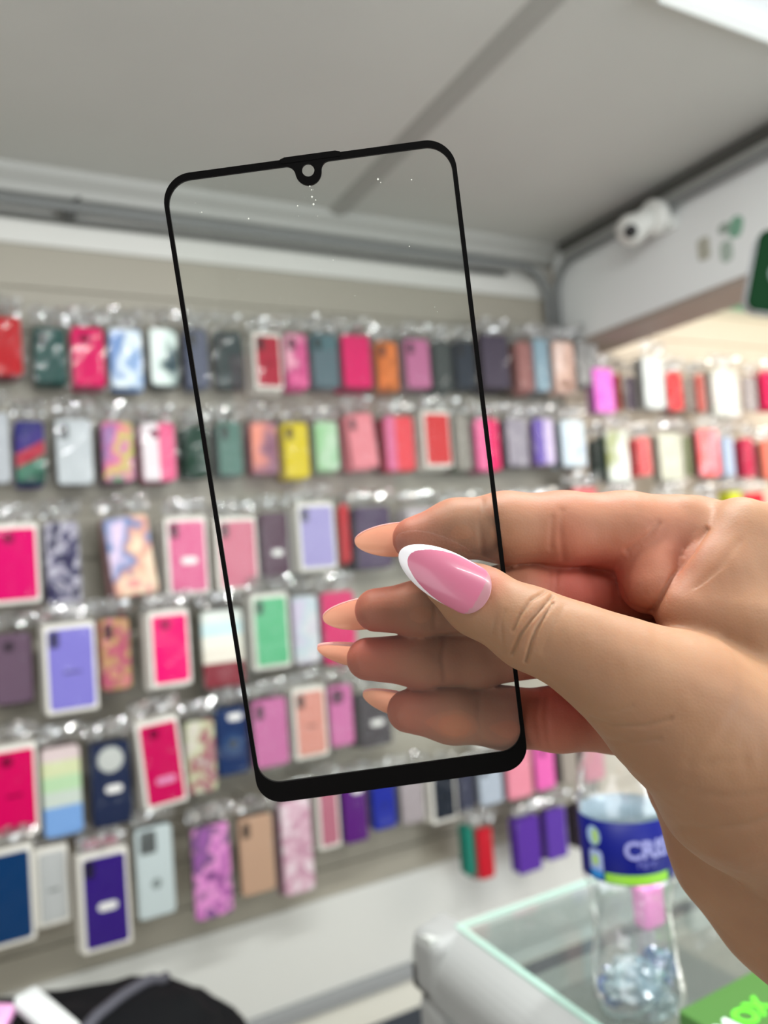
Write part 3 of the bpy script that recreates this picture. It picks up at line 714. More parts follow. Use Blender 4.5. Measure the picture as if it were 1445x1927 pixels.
# green box on the glass
gb = empty('green_box', onZ(1395, 1890, ZC+.031)); gb.location.z = ZC+.001
gb.rotation_euler = (0,0,R(2))
tag(gb, 'green cardboard box with white and bright green lettering on the counter glass', 'box')
e = onZ(1275, 1901, ZC+.031); gb.location.x = e.x; gb.location.y = e.y
bevel(obj('carton', *box(0, .20, -.12, 0, 0, .030), mat('green_card', (68,114,48), .5, bump=(9,.05,.001)), gb), .0015)
v, f = text_geo('M', .021); o = obj('white_letter', v, f, mat('letter_white', (232,250,240), .5), gb); o.location = (.002, -.040, .0303); o.rotation_euler = (0,0,R(6))
v, f = text_geo('OX', .021); o = obj('green_letters', v, f, mat('letter_green', (100,225,50), .5), gb); o.location = (.0205, -.038, .0303); o.rotation_euler = (0,0,R(6))

# bottle
bpos = onZ(1205, 1897, ZC+.004); 
BR = .0325
bt = empty('water_bottle', (bpos.x, bpos.y, ZC+.0008)); bt.rotation_euler = (0,0,0)
tag(bt, 'clear plastic water bottle with a blue label, partly hidden by the hand', 'bottle')
m_pet = film('bottle_plastic', (.96,.975,.98), .03, .06, haze=.07, hcol=(.95,.97,1), ior=1.55, bump=(45,.5,.004), k=2.0)
prof = [(.0,.006),(.014,.004),(.022,.0015),(.029,.004),(.0322,.012),(.0325,.024),(.0312,.036),(.0305,.040),(.0298,.045),(.0292,.050),(.0285,.056),(.0290,.060),(.0282,.065),(.0288,.070),(.0282,.075),(.0290,.080),(.0298,.088),(.0310,.094),(.0325,.100),(.0325,.103),(.0318,.104),(.0318,.146),(.0325,.147),(.0325,.151),(.0322,.160),(.0305,.172),(.027,.184),(.021,.196),(.0145,.206),(.0125,.211),(.0125,.214),(.0155,.2145),(.0155,.217),(.0125,.2175),(.0125,.228)]
v, f = lathe(prof, 64)
def petal(p):
    x, y, z = p; r_ = math.hypot(x, y); a = math.atan2(y, x)
    if z < .020 and r_ > .008: z += .0035*(1+math.cos(5*a))*(1-z/.02)
    if .104 > z > .03:       # wavy grip ribs
        d = .0006*math.sin(3*a+z*180); x *= 1+d/.03; y *= 1+d/.03
    return (x, y, z)
obj('bottle_body', [petal(p) for p in v], f, m_pet, bt, True)
v, f = lathe([(.0142,.2185),(.0158,.219),(.0158,.232),(.0145,.234),(.0,.234)], 40); obj('cap', v, f, mat('cap_blue', (40,90,180), .4), bt, True)
lz0, lz1, lr = .104, .1465, .0327
v, f = lathe([(lr,lz0),(lr,lz1),(lr-.0003,lz1),(lr-.0003,lz0),(lr,lz0)], 64)
lb = mesh('label_band', v, f, mat('label_blue', (0,10,98), .45, spec=.2), True)
lb.materials.append(mat('label_inside', (196,222,240), .5))
for i, p in enumerate(lb.polygons):
    if i // 64 == 2: p.material_index = 1
label = link('label_band', lb, bt)
# azimuth helper: camera looks along; angle measured so that 0 faces the camera
dirc = math.atan2(-bpos.y, -bpos.x)
def wrap(v, r, a0, z0, out=.0004):
    """flat x,y -> cylinder; x to the right as seen from the camera"""
    o = []
    for x, y, z in v:
        a = dirc + a0 + x/r; rr_ = r + out + max(0, z)*.5; o.append((rr_*math.cos(a), rr_*math.sin(a), z0+y))
    return o
def band(x0, x1, z0, z1, r, m, name, out=.0003, rad=.0):
    n = 24; V = []
    for i in range(n+1):
        x = x0+(x1-x0)*i/n
        hgt = (z1-z0)/2; mid = (z0+z1)/2
        if rad: 
            d = min(i, n-i)/n*(x1-x0); s = math.sqrt(max(0, 1-(1-min(1, d/rad))**2)) if d < rad else 1; hgt = hgt-rad + rad*s if rad < hgt else hgt*s
        V += [(x, mid-hgt, 0), (x, mid+hgt, 0)]
    Fc = [(2*i, 2*i+2, 2*i+3, 2*i+1) for i in range(n)]
    return obj(name, wrap(V, r, 0, 0, out), Fc, m, label)
band(-.0165, .030, lz0+.0006, lz0+.0072, lr, mat('label_lime', (140,200,50), .4), 'lime_strip', rad=.0)
v, f = text_geo('CRIS', .0165, .0001); obj('brand_letters', wrap(v, lr, -.0018/lr, lz0+.0185), f, mat('letter_silver', (150,150,206), .35), label)
v, f = text_geo('Fiper', .0068, .0001); obj('small_letters', wrap(v, lr, .0062/lr, lz0+.0122), f, mat('letter_lilac', (86,86,160), .4), label)
band(-.0300, -.0180, lz0+.024, lz0+.038, lr, mat('badge_pale', (160,190,226), .4), 'round_badge', .0003, .0068)
band(-.0245, -.0195, lz0+.026, lz0+.036, lr, mat('badge_lime', (170,206,110), .4), 'badge_leaf', .0006, .0024)
band(-.0290, -.0175, lz0+.0055, lz0+.0215, lr, mat('badge_lilac', (160,176,220), .4), 'square_badge', .0003, .003)
band(-.0262, -.0208, lz0+.011, lz0+.0175, lr, mat('badge_lime'), 'badge_square', .0006, .001)
band(-.0285, -.0180, lz0+.0018, lz0+.0075, lr, mat('badge_sky', (40,130,206), .4), 'badge_base', .0005, .001)
# crumpled wrappers in the bottom of the bottle
rnd = random.Random(3)
for i in range(8):
    bm = bmesh.new(); bmesh.ops.create_icosphere(bm, subdivisions=3, radius=.0115)
    for vv in bm.verts: vv.co *= 1 + rnd.uniform(-.34, .34)
    me = bpy.data.meshes.new('wrapper'); bm.to_mesh(me); bm.free()
    c = [(196,222,228),(60,120,190),(206,230,232),(120,176,220),(186,214,220),(40,96,170),(214,232,236),(170,206,222),(90,150,206)][i]
    me.materials.append(film('wrapper_film_%d' % i, (.85,.93,1), .18, .12, haze=.72, hcol=lin(c)))
    a = i*2.4; o = link('crumpled_wrapper', me); rad = .0165 if i % 3 else .004
    o.location = (bpos.x+rad*math.cos(a), bpos.y+rad*math.sin(a), ZC+.0155+.0125*(i//4)+(.004 if i % 2 else 0))
    dk_ = c[0] < 100; tag(o, ('deep blue' if dk_ else 'pale bluish white')+' crumpled wrapper inside the bottom of the water bottle', 'wrapper', ('deep blue' if dk_ else 'pale')+' wrappers in the bottle')

# bag in the lower left
tb_ = empty('stool', (0,0,0)); tag(tb_, 'low stool under the black bag', 'stool')
bc = atd(115, 2005, .95)
tb_.location = (bc.x, bc.y, 0)
obj('seat', *rr_plate(.46, .34, 0, .03, .04, .004), mat('stool_wood', (96,84,72), .5), tb_).rotation_euler = (R(-90),0,0)
sz = .775
tb_.location.z = 0
for c in list(tb_.children): bpy.data.objects.remove(c)
v, f = rr_plate(.50, .38, 0, .03, .05, .004); v = [(x, z, sz-y) for x, y, z in v]
obj('seat', v, [tuple(reversed(q)) for q in f], mat('stool_wood', (96,84,72), .5), tb_)
for sx_ in (-1, 1):
    for sy_ in (-1, 1):
        v, f = tube([(sx_*.19, sy_*.14, sz-.031), (sx_*.22, sy_*.17, .001)], .014, 10); obj('leg', v, f, m_dark, tb_, True)
# black bag : lumpy soft body, ridge rising to the right of centre
from mathutils import noise
bm = bmesh.new(); bmesh.ops.create_icosphere(bm, subdivisions=5, radius=1)
for vv in bm.verts:
    c = vv.co; q = Vector((abs(c.x)**.62*(1 if c.x > 0 else -1), abs(c.y)**.7*(1 if c.y > 0 else -1), abs(c.z)**.6*(1 if c.z > 0 else -1)))
    top = .104 + .012*math.exp(-((q.x-.35)/.25)**2) - .05*max(0, q.x-.45)
    n_ = noise.fractal(Vector((c.x*2.2, c.y*2.2, c.z*2.2)), 1, 2, 3)*.012
    n2 = abs(noise.noise(Vector((c.x*5+c.z*2, c.y*3, c.z*6))))*.010
    vv.co = Vector((q.x*.225, q.y*.13, q.z*(top if q.z > 0 else .085))) + c.normalized()*(n_-n2)
zmin = min(vv.co.z for vv in bm.verts)
for vv in bm.verts: vv.co.z = max(vv.co.z, zmin+.012) - (zmin+.012)
me = bpy.data.meshes.new('bag_body'); bm.to_mesh(me); bm.free(); me.polygons.foreach_set('use_smooth', [True]*len(me.polygons))
me.materials.append(mat('bag_black', (11,13,16), .75, spec=.15, bump=(40,.5,.002)))
ztop = max(p.co.z for p in me.vertices)
bag = empty('bag', (bc.x, bc.y, sz+.001)); bag.rotation_euler = (0,0,R(-24)); tag(bag, 'black soft bag with a greyish strap at the lower left corner', 'bag')
bd = link('bag_body', me, bag)
bpy.context.view_layer.update()
from mathutils.bvhtree import BVHTree
bvh = BVHTree.FromPolygons([p.co for p in me.vertices], [tuple(p.vertices) for p in me.polygons])
def on_bag(x, y):
    h = bvh.ray_cast(Vector((x, y, 1)), Vector((0,0,-1))); return h[0], h[1]
path = []
for i in range(14):
    t = i/13; hq, nn = on_bag(.02+.09*t, -.10+.19*t); path.append(hq + nn*.004)
v, f = tube(path, .0075, 8); v = [Vector(p) for p in v]; obj('strap', v, f, mat('strap_grey', (74,74,84), .6), bag, True)
def on_bag_item(name, x, y, w, h, d, rgb, label, cat, rz, rx=0):
    hq, nn = on_bag(x, y); wp = bag.matrix_world @ hq
    v, f = rr_plate(w, h, -d/2, d/2, min(w,h)*.2, d*.25)
    o = obj(name, v, f, mat('item_%d%d%d' % rgb, rgb, .4), None, True); o.location = wp + Vector((0,0,d*.5+.014))
    o.rotation_euler = (R(-90)+R(rx), R(0), R(rz)); return tag(o, label, cat)
I_BAG = 1
on_bag_item('pink_packet', -.062, -.055, .036, .075, .016, (246,176,226), 'pink packet lying on the black bag', 'packet', -35, 25)
on_bag_item('white_packet', -.0, -.038, .032, .085, .018, (226,230,230), 'white rounded packet lying on the black bag beside the pink one', 'packet', 35, 22)
on_bag_item('green_ball', -.125, -.05, .022, .022, .016, (170,200,90), 'small lime green trinket on the left side of the black bag', 'trinket', 0)
SKIN_A = (154,117,90); SKIN_B = (176,90,76)
# ================================================================ hand
def P(px, py, d): return np.array([(px - CX) / F * d, (py - CY) / F * d, d])
def smin(a, b, k):
    h = np.clip(0.5 + 0.5 * (b - a) / k, 0, 1)
    return b + (a - b) * h - k * h * (1 - h)
def surface_nets(V, org, h):
    s = V < 0
    nx, ny, nz = V.shape
    acc = np.zeros((nx-1, ny-1, nz-1, 3), np.float32); cnt = np.zeros((nx-1, ny-1, nz-1), np.float32)
    offs = [(0, 0), (0, 1), (1, 0), (1, 1)]
    for ax in range(3):
        a = [slice(None)]*3; b = [slice(None)]*3; a[ax] = slice(0, -1); b[ax] = slice(1, None)
        va = V[tuple(a)]; vb = V[tuple(b)]
        cr = (va < 0) != (vb < 0)
        t = np.where(cr, va / np.where(cr, va - vb, 1), 0).astype(np.float32)
        o1, o2 = [i for i in range(3) if i != ax]
        for p, q in offs:
            # cell index = edge index - (p along o1, q along o2)
            src = [slice(None)]*3
            src[o1] = slice(p, V.shape[o1]-1+p); src[o2] = slice(q, V.shape[o2]-1+q)
            c = cr[tuple(src)]; tt = t[tuple(src)]
            add = np.zeros(c.shape + (3,), np.float32)
            add[..., ax] = tt; add[..., o1] = p; add[..., o2] = q
            acc += add * c[..., None]; cnt += c
    m = cnt > 0
    idx = -np.ones(m.shape, np.int64); idx[m] = np.arange(m.sum())
    cells = np.argwhere(m)
    verts = (cells + acc[m] / cnt[m][:, None]) * h + org
    faces = []
    for ax in range(3):
        a = [slice(None)]*3; b = [slice(None)]*3; a[ax] = slice(0, -1); b[ax] = slice(1, None)
        sa = s[tuple(a)]; sb = s[tuple(b)]
        o1, o2 = [(1, 2), (2, 0), (0, 1)][ax]
        e = np.argwhere(sa != sb)
        ok = (e[:, o1] > 0) & (e[:, o2] > 0) & (e[:, o1] < V.shape[o1]-1) & (e[:, o2] < V.shape[o2]-1)
        e = e[ok]
        fl = sa[tuple(e.T)]
        def g(d1, d2):
            k = e.copy(); k[:, o1] -= d1; k[:, o2] -= d2; return idx[tuple(k.T)]
        q = np.stack([g(0, 0), g(1, 0), g(1, 1), g(0, 1)], 1)
        q[~fl] = q[~fl][:, ::-1]
        faces.append(q)
    return verts, np.concatenate(faces)

def seg_dist(X, a, b, ra, rb, flat=None):
    ab = b - a; L = ab @ ab
    w = X - a
    t = np.clip((w @ ab) / L, 0, 1)
    q = w - t[..., None] * ab
    if flat is not None:            # flatten along an axis: (axis, factor>1 makes it thinner)
        n, f = flat
        q = q + (q @ n)[..., None] * n * (f - 1)
    return np.sqrt((q * q).sum(-1)) - (ra + t * (rb - ra))

# each chain: list of (px, py, depth, radius_px)
HAND = dict(
 index=[(780,1014,.2113,42),(858,995,.2125,54),(950,993,.2138,65),(1060,994,.2155,67),(1175,1000,.218,73),(1300,1020,.224,88)],
 middle=[(708,1148,.2127,41),(790,1145,.2140,50),(900,1130,.2160,58),(980,1120,.2185,63),(1050,1116,.2215,63),(1170,1116,.2265,66),(1290,1120,.230,76)],
 ring=[(692,1240,.2145,40),(790,1242,.2157,49),(900,1238,.219,52),(1050,1215,.2215,55),(1170,1205,.224,60),(1300,1230,.228,72)],
 pinky=[(768,1338,.2152,40),(850,1346,.2165,50),(950,1351,.2185,55),(1050,1353,.2205,58),(1160,1352,.223,62),(1290,1370,.228,74)],
)
THUMB=[(845,1097,.1978,48),(900,1130,.1968,62),(1000,1184,.1925,73),(1075,1215,.1905,77),(1160,1262,.190,88)]
THENAR=[(1160,1262,.190,88),(1270,1330,.192,130),(1400,1430,.196,190),(1600,1600,.20,200)]
def to_r(px, d): return px * d / F
def build_hand_field(h):
    lo = np.array([P(620, 880, .22)[0], P(620, 880, .22)[1], .150]); hi = np.array([P(1850, 2000, .2)[0], P(1850, 2000, .2)[1], .262])
    n = np.ceil((hi - lo) / h).astype(int)
    V = np.full(n, 1.0, np.float32)
    ax = [lo[i] + np.arange(n[i]) * h for i in range(3)]
    def field(prims, k):
        """union of primitives evaluated only near them"""
        out = np.full(n, 0.03, np.float32)
        for a, b, ra, rb, fl in prims:
            mlo = np.minimum(a, b) - max(ra, rb) - .02; mhi = np.maximum(a, b) + max(ra, rb) + .02
            i0 = np.clip(np.floor((mlo - lo) / h).astype(int), 0, n); i1 = np.clip(np.ceil((mhi - lo) / h).astype(int), 0, n)
            if (i1 <= i0).any(): continue
            X = np.stack(np.meshgrid(*[ax[i][i0[i]:i1[i]] for i in range(3)], indexing='ij'), -1).astype(np.float32)
            d = seg_dist(X, a.astype(np.float32), b.astype(np.float32), ra, rb, fl).astype(np.float32)
            sl = tuple(slice(i0[i], i1[i]) for i in range(3))
            out[sl] = smin(out[sl], d, k)
        return out
    def chain(c, fl=None):
        r = []
        for (x0, y0, d0, r0), (x1, y1, d1, r1) in zip(c, c[1:]):
            r.append((P(x0, y0, d0), P(x1, y1, d1), to_r(r0, d0), to_r(r1, d1), fl))
        return r
    fz = (np.array([0, 0, 1.], np.float32), 1.12)
    fing = None
    for k in ('index', 'middle', 'ring', 'pinky'):
        f = field(chain(HAND[k]), .003)
        fing = f if fing is None else smin(fing, f, .0007)
    palm = []
    palm += chain([(1290,1025,.226,80),(1450,1080,.222,120),(1650,1250,.216,150)])
    palm += chain([(1290,1120,.229,74),(1450,1200,.226,120),(1650,1350,.218,150)])
    palm += chain([(1300,1230,.230,74),(1450,1350,.228,110),(1650,1500,.220,150)])
    palm += chain([(1285,1370,.230,76),(1370,1480,.229,100),(1500,1600,.225,140),(1650,1690,.218,150)])
    pf = field(palm, .010)
    body = smin(fing, pf, .004)
    lump = field(chain([(1216,1060,.2130,50),(1222,1100,.2105,56)]) + chain([(1216,1060,.2130,50),(1280,985,.2195,54)]), .004)
    body = smin(body, lump, .0012)
    fold = field(chain([(1392,996,.2150,50),(1338,1080,.2085,54),(1290,1150,.2045,58)]) + chain([(1392,996,.2150,50),(1420,1010,.2170,66)]), .005)
    body = smin(body, fold, .0012)
    web = field(chain([(1400,1060,.214,70),(1400,1180,.204,96)]) + chain([(1400,1060,.214,70),(1600,1120,.210,120)]), .010)
    body = smin(body, web, .009)
    th = field(chain(THUMB), .004)
    tn = field(chain(THENAR[:3]), .010)
    th = smin(th, tn, .008)
    body = smin(body, th, .0035)
    arm = field(chain([(1480,1430,.208,230),(1650,1600,.203,215),(1900,1900,.19,210)]), .01)
    body = smin(body, arm, .012)
    heel = field(chain([(1318,1475,.227,96),(1400,1594,.224,130),(1480,1695,.222,132),(1700,1900,.212,150),(1900,2050,.205,180)]), .006)
    body = smin(body, heel, .006)
    return body, lo
CREASES = []
def make_hand_mesh(h=.0009):
    V, lo = build_hand_field(h)
    v, f = surface_nets(V, lo, h)
    return v, f
# ---- build the final hand mesh
def lap_smooth(v, f, it, lam=.5):
    e = np.concatenate([f[:, [0,1]], f[:, [1,2]], f[:, [2,3]], f[:, [3,0]]]); e = np.concatenate([e, e[:, ::-1]])
    cnt = np.bincount(e[:, 0], minlength=len(v))[:, None]
    for k in range(it):
        s = np.stack([np.bincount(e[:, 0], weights=v[e[:, 1], a], minlength=len(v)) for a in range(3)], 1) / np.maximum(cnt, 1)
        v = v + (lam if k % 2 == 0 else -lam*.9)*(s - v) if it > 3 else v + lam*(s-v)
    return v
def vnormals(v, f):
    n = np.cross(v[f[:, 2]]-v[f[:, 0]], v[f[:, 3]]-v[f[:, 1]])
    N = np.stack([np.bincount(f.ravel(), weights=np.repeat(n[:, a], 4), minlength=len(v)) for a in range(3)], 1)
    return N/np.maximum(np.linalg.norm(N, axis=1), 1e-12)[:, None]
def subdivide(v, f):
    """split each quad in four (linear), then smooth"""
    nv = len(v); e = np.sort(np.concatenate([f[:, [0,1]], f[:, [1,2]], f[:, [2,3]], f[:, [3,0]]]), 1)
    u, inv = np.unique(e[:, 0]*nv + e[:, 1], return_inverse=True); a, b = u//nv, u % nv
    mid = (v[a]+v[b])/2; cen = v[f].mean(1); nf = len(f); inv = inv.reshape(4, nf)+nv; c = np.arange(nf)+nv+len(u)
    v2 = np.concatenate([v, mid, cen])
    F2 = np.concatenate([np.stack([f[:, 0], inv[0], c, inv[3]], 1), np.stack([inv[0], f[:, 1], inv[1], c], 1), np.stack([c, inv[1], f[:, 2], inv[2]], 1), np.stack([inv[3], c, inv[2], f[:, 3]], 1)])
    return v2, F2
def pl_dist(px, py, poly):
    d = np.full(px.shape, 1e9)
    for (x0, y0), (x1, y1) in zip(poly, poly[1:]):
        ux, uy = x1-x0, y1-y0; L = ux*ux+uy*uy; t = np.clip(((px-x0)*ux+(py-y0)*uy)/L, 0, 1)
        d = np.minimum(d, np.hypot(px-x0-t*ux, py-y0-t*uy))
    return d
# (polyline in photo pixels, groove depth mm, half width px, depth range metres)
TH = (.150, .2015); FG = (.1985, .262)
GROOVES = [
 ([(1026,1112),(999,1129),(979,1157),(966,1186)], .55, 3.4, TH), ([(1038,1122),(1021,1142),(999,1166),(979,1194),(963,1232)], .8, 3.6, TH),
 ([(1040,1134),(1026,1156),(1009,1184),(1000,1206),(990,1246)], .7, 3.4, TH), ([(950,1150),(943,1180),(947,1226)], .18, 4, TH), ([(930,1165),(926,1195)], .12, 4, TH), ([(1062,1140),(1040,1180),(1022,1225)], .15, 5, TH),
 ([(1112,1352),(1150,1366),(1210,1366),(1262,1352)], .35, 5, TH), ([(1128,1338),(1160,1338),(1190,1328)], .2, 5, TH), ([(1135,1392),(1180,1398),(1240,1392)], .2, 6, TH),
 ([(1250,1556),(1330,1560),(1400,1552),(1460,1535)], .5, 10, TH), ([(1290,1490),(1370,1500),(1450,1490)], .3, 10, TH), ([(1280,1600),(1350,1640),(1450,1672)], .7, 12, TH), ([(1300,1440),(1400,1432)], .2, 12, TH),
 ([(1058,962),(1054,1000),(1060,1052)], .28, 7, FG), ([(1040,975),(1036,1030)], .25, 6, FG), ([(906,940),(903,990),(908,1040)], .35, 6, FG),
 ([(1035,1078),(1032,1140)], .22, 6, FG), ([(1048,1075),(1044,1140)], .25, 5, FG), ([(838,1205),(832,1240),(838,1280)], .35, 6, FG), ([(905,1305),(900,1350),(908,1395)], .2, 6, FG), ([(1016,1300),(1010,1350),(1018,1400)], .25, 6, FG), ([(1032,1300),(1028,1350),(1034,1405)], .2, 6, FG), ([(822,1090),(818,1180)], .25, 6, FG),
 ([(1240,985),(1222,1006),(1180,1036)], .5, 6, FG), ([(1330,996),(1313,1021),(1262,1091),(1224,1154)], .8, 5, FG), ([(1162,1096),(1180,1138),(1222,1154)], .5, 5, FG), ([(1390,1020),(1350,1070),(1310,1110)], .2, 9, FG),
]
BUMPS = [([(1000,1160),(990,1180)], .4, 22, TH)]
hv, hf = make_hand_mesh(.0009)
lb_ = np.arange(len(hv))
for _ in range(400):
    m_ = lb_[hf].min(1); old = lb_.copy()
    np.minimum.at(lb_, hf.ravel(), np.repeat(m_, 4)); lb_ = lb_[lb_]
    if (old == lb_).all(): break
big = np.bincount(lb_).argmax(); keep = lb_ == big; remap = np.cumsum(keep)-1
hf = remap[hf[keep[hf[:, 0]]]]; hv = hv[keep]
hv = lap_smooth(hv, hf, 6, .6)
hv, hf = subdivide(hv, hf)
hv = lap_smooth(hv, hf, 4, .6)
hn = vnormals(hv, hf)
px = hv[:, 0]/hv[:, 2]*F+CX; py = hv[:, 1]/hv[:, 2]*F+CY
face = np.clip(-(hn*hv).sum(1)/np.linalg.norm(hv, axis=1)*3, 0, 1)
disp = np.zeros(len(hv)); groove_c = np.zeros(len(hv))
for poly, dep, wd, (z0, z1) in GROOVES:
    d = pl_dist(px, py, poly); g = np.exp(-(d/wd)**2)*((hv[:, 2] > z0) & (hv[:, 2] < z1)); disp -= dep*.001*g
for poly, dep, wd, (z0, z1) in BUMPS:
    d = pl_dist(px, py, poly); disp += dep*.001*np.exp(-(d/wd)**2)*((hv[:, 2] > z0) & (hv[:, 2] < z1))
# fine skin relief (deterministic sum of waves)
rs = np.random.RandomState(5)
for _ in range(24):
    k = rs.normal(size=3); k = k/np.linalg.norm(k)*rs.uniform(500, 1700); disp += .000007*np.sin(hv @ k + rs.uniform(0, 6.3))
hv = hv + hn*(disp*face)[:, None]
# true colour of the skin: rosier palm side and fingertips, tanner back of the thumb
TIPS = [(P(700,1150,.216), .011), (P(690,1240,.2165), .011), (P(768,1338,.2165), .009), (P(770,1014,.2135), .010), (P(1010,1330,.22), .012), (P(1100,1300,.215), .010), (P(1185,1100,.218), .016), (P(1250,1060,.22), .014), (P(1060,1000,.21), .005), (P(1080,1110,.214), .012), (P(905,1085,.19),.006)]
red = np.zeros(len(hv))
for c, s in TIPS: red += .75*np.exp(-(((hv-c)**2).sum(1))/s**2)
palm = np.clip((hv[:, 2]-.200)/.010, 0, 1)*np.clip((1300-px)/200, 0, 1)
red = np.clip(red*.85 + palm*.3, 0, 1)
hw = (M @ hv.T).T + CAM
hand_me = bpy.data.meshes.new('hand'); hand_me.from_pydata(hw.tolist(), [], hf.tolist()); hand_me.polygons.foreach_set('use_smooth', [True]*len(hf))
at_ = hand_me.attributes.new('rosy', 'FLOAT', 'POINT'); at_.data.foreach_set('value', red.astype(np.float32))
m_skin = bpy.data.materials.new('skin'); m_skin.use_nodes = True; nt = m_skin.node_tree; b = nt.nodes['Principled BSDF']
ar = nt.nodes.new('ShaderNodeAttribute'); ar.attribute_name = 'rosy'
mx = nt.nodes.new('ShaderNodeMixRGB'); mx.inputs[1].default_value = (*lin(SKIN_A), 1); mx.inputs[2].default_value = (*lin(SKIN_B), 1)
nt.links.new(ar.outputs['Fac'], mx.inputs[0])
tc = nt.nodes.new('ShaderNodeTexCoord'); n1 = nt.nodes.new('ShaderNodeTexNoise'); n1.inputs['Scale'].default_value = 55; n1.inputs['Detail'].default_value = 6
nt.links.new(tc.outputs['Object'], n1.inputs['Vector'])
mx2 = nt.nodes.new('ShaderNodeMixRGB'); mx2.blend_type = 'MULTIPLY'; mx2.inputs[0].default_value = .35
rp = nt.nodes.new('ShaderNodeValToRGB'); rp.color_ramp.elements[0].position = .3; rp.color_ramp.elements[0].color = (.82,.68,.64,1); rp.color_ramp.elements[1].position = .7; rp.color_ramp.elements[1].color = (1.12,1.1,1.05,1)
nt.links.new(n1.outputs[0], rp.inputs[0]); nt.links.new(mx.outputs[0], mx2.inputs[1]); nt.links.new(rp.outputs[0], mx2.inputs[2])
nt.links.new(mx2.outputs[0], b.inputs['Base Color'])
b.inputs['Roughness'].default_value = .55; b.inputs['Specular IOR Level'].default_value = .25
b.inputs['Subsurface Weight'].default_value = .55; b.inputs['Subsurface Radius'].default_value = (1.0, .35, .18); b.inputs['Subsurface Scale'].default_value = .0035
vo = nt.nodes.new('ShaderNodeTexVoronoi'); vo.inputs['Scale'].default_value = 1500; nt.links.new(tc.outputs['Object'], vo.inputs['Vector'])
bp = nt.nodes.new('ShaderNodeBump'); bp.inputs['Strength'].default_value = .2; bp.inputs['Distance'].default_value = .00015
nt.links.new(vo.outputs[0], bp.inputs['Height']); nt.links.new(bp.outputs[0], b.inputs['Normal'])
hand_me.materials.append(m_skin)
hand = link('hand', hand_me); tag(hand, 'right hand of a person with long almond nails pinching the screen glass', 'hand')

# ---- nails
def nail_material(name, body, tip, base, shine=.12, alpha=1):
    m = bpy.data.materials.new(name); m.use_nodes = True; nt = m.node_tree; b = nt.nodes['Principled BSDF']
    a = nt.nodes.new('ShaderNodeAttribute'); a.attribute_name = 'french'
    r = nt.nodes.new('ShaderNodeValToRGB'); e = r.color_ramp.elements
    e[0].position = .0; e[0].color = (*lin(base), 1); e[1].position = .30; e[1].color = (*lin(base), 1)
    for p, c in ((.36, body), (.68, body), (.71, tip)): x = e.new(p); x.color = (*lin(c), 1)
    nt.links.new(a.outputs['Fac'], r.inputs[0]); nt.links.new(r.outputs[0], b.inputs['Base Color'])
    b.inputs['Roughness'].default_value = shine; b.inputs['Coat Weight'].default_value = .25; b.inputs['Coat Roughness'].default_value = .06
    b.inputs['Subsurface Weight'].default_value = .2; b.inputs['Subsurface Radius'].default_value = (.8,.4,.4); b.inputs['Subsurface Scale'].default_value = .002
    return m
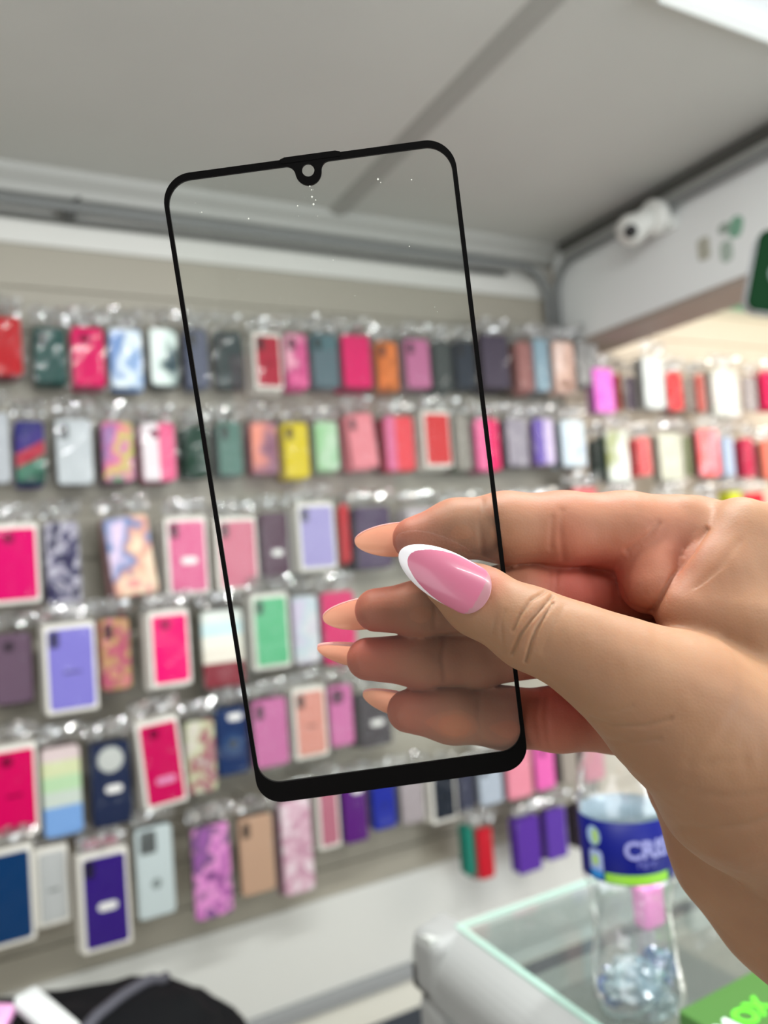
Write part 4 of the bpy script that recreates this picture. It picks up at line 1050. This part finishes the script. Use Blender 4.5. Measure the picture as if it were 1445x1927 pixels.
def nail(base, tip, hw, side, curv=.55, outm=None, inm=None, bulge=.0, thick=.0007, label=None, A=1.15, split=.075, tipw=.42, nv=(44, 30)):
    """base, tip camera-space points; side = direction (camera space) the convex face looks; hw half width (m)"""
    t = tip-base; L = np.linalg.norm(t); t /= L; n = side-(side@t)*t; n /= np.linalg.norm(n); s = np.cross(t, n)
    nu, nw = nv; layers = []
    fr = []
    for lay in (0, 1):
        pts = []
        for i in range(nu+1):
            # cosine spacing so both ends are round
            u = .5-.5*math.cos(math.pi*i/nu)
            wb = math.sqrt(max(0, 1-(1-min(1, u/.20))**2)) if u < .20 else 1
            q = max(0, (u-tipw)/(1-tipw)); wt = math.sqrt(max(0, 1-q**2.1))
            w = hw*wb*wt*(.94+.06*math.cos((u-.4)*3))
            for j in range(nw+1):
                v = -1+2*j/nw; a = v*A; k = max(w, 1e-5)
                off = hw*curv*(1-math.cos(a*(w/hw)))/(1-math.cos(A))
                p = base + t*(L*u) + s*(w*math.sin(a)/math.sin(A)) + n*(-off + bulge*math.sin(math.pi*u)) - n*thick*lay
                pts.append(p)
                if lay == 0:
                    # french boundary: smile line; base zone (grown out) near the cuticle
                    xx = v*(w/hw); d_edge = (w/hw)*(1-abs(v))*hw; d_tip = (1-u)*L
                    lim = (.0027)*max(0, min(1, (u-.30)/.5)); de = 1.12/math.sqrt(1/max(d_edge*1.2, 1e-5)**2 + 1/max(d_tip, 1e-5)**2)
                    g = .5 + .5*max(-1, min(1, (lim-de)/.0007+.4))*(.5 if True else 1)
                    g = max(.40, g) if u > split+.02 else min(g, .5)
                    if u < split - .05*v*v*0 + .06*v*v: g = .1
                    fr.append(g)
        layers.append(pts)
    V = layers[0]+layers[1]; N = len(layers[0]); row = nw+1; Fc = []; mi = []
    for i in range(nu):
        for j in range(nw):
            a = i*row+j; Fc.append((a, a+1, a+row+1, a+row)); mi.append(0); Fc.append((N+a, N+a+row, N+a+row+1, N+a+1)); mi.append(1)
    rim = [j for j in range(row)]+[i*row+nw for i in range(1, nu+1)]+[nu*row+j for j in range(nw-1, -1, -1)]+[i*row for i in range(nu-1, 0, -1)]
    for k in range(len(rim)): a, b = rim[k], rim[(k+1) % len(rim)]; Fc.append((b, a, a+N, b+N)); mi.append(0)
    Vw = [tuple(M @ p + CAM) for p in V]
    me = bpy.data.meshes.new('fingernail'); me.from_pydata(Vw, [], Fc); me.materials.append(outm); me.materials.append(inm or outm)
    me.polygons.foreach_set('material_index', mi); me.polygons.foreach_set('use_smooth', [True]*len(Fc))
    a_ = me.attributes.new('french', 'FLOAT', 'POINT'); a_.data.foreach_set('value', fr+[.9]*N)
    o = link('fingernail', me, hand)
    if label: o['label'] = label
    return o
m_nail = nail_material('nail_pink_french', (196,112,138), (240,236,240), (180,130,138), .28)
m_nail2 = nail_material('nail_pink_back', (226,166,176), (240,206,214), (226,166,176))
m_under = mat('nail_underside', (250,196,160), .35)
_nt = m_under.node_tree; _tr = _nt.nodes.new('ShaderNodeBsdfTranslucent'); _tr.inputs[0].default_value = (*lin((255,222,196)), 1)
_ms = _nt.nodes.new('ShaderNodeMixShader'); _ms.inputs[0].default_value = .5
_nt.links.new(_nt.nodes['Principled BSDF'].outputs[0], _ms.inputs[1]); _nt.links.new(_tr.outputs[0], _ms.inputs[2]); _nt.links.new(_ms.outputs[0], _nt.nodes['Material Output'].inputs[0])
m_nailb = mat('nail_back_pink', (246,196,200), .2)
_nt = m_nailb.node_tree; _tr = _nt.nodes.new('ShaderNodeBsdfTranslucent'); _tr.inputs[0].default_value = (*lin((255,214,206)), 1)
_ms = _nt.nodes.new('ShaderNodeMixShader'); _ms.inputs[0].default_value = .5
_nt.links.new(_nt.nodes['Principled BSDF'].outputs[0], _ms.inputs[1]); _nt.links.new(_tr.outputs[0], _ms.inputs[2]); _nt.links.new(_ms.outputs[0], _nt.nodes['Material Output'].inputs[0])
nail(P(918,1128,.1853), P(752,1038,.1905), .0062, np.array([-.05,-.05,-1.]), curv=.42, outm=m_nail, inm=m_nail2, bulge=.0012, label='pink thumb nail with white french tip')
def back_nail(bx, by, bd_, tx, ty, td, hw, tilt=(0,-.35,1.), curv=.6):
    nail(P(bx,by,bd_), P(tx,ty,td), hw, np.array(tilt, float), curv=curv, outm=m_nailb, inm=m_under, bulge=.001, thick=.0009, A=1.25, split=-1, tipw=.35, nv=(36, 22))
back_nail(800,1004,.2165, 667,1018,.2150, .0050)
back_nail(735,1138,.2187, 607,1162,.2165, .0048)
back_nail(722,1228,.2203, 597,1215,.2178, .0046, tilt=(0,-.75,.8))
back_nail(790,1326,.2205, 683,1302,.2188, .0040, tilt=(0,-.5,1.))
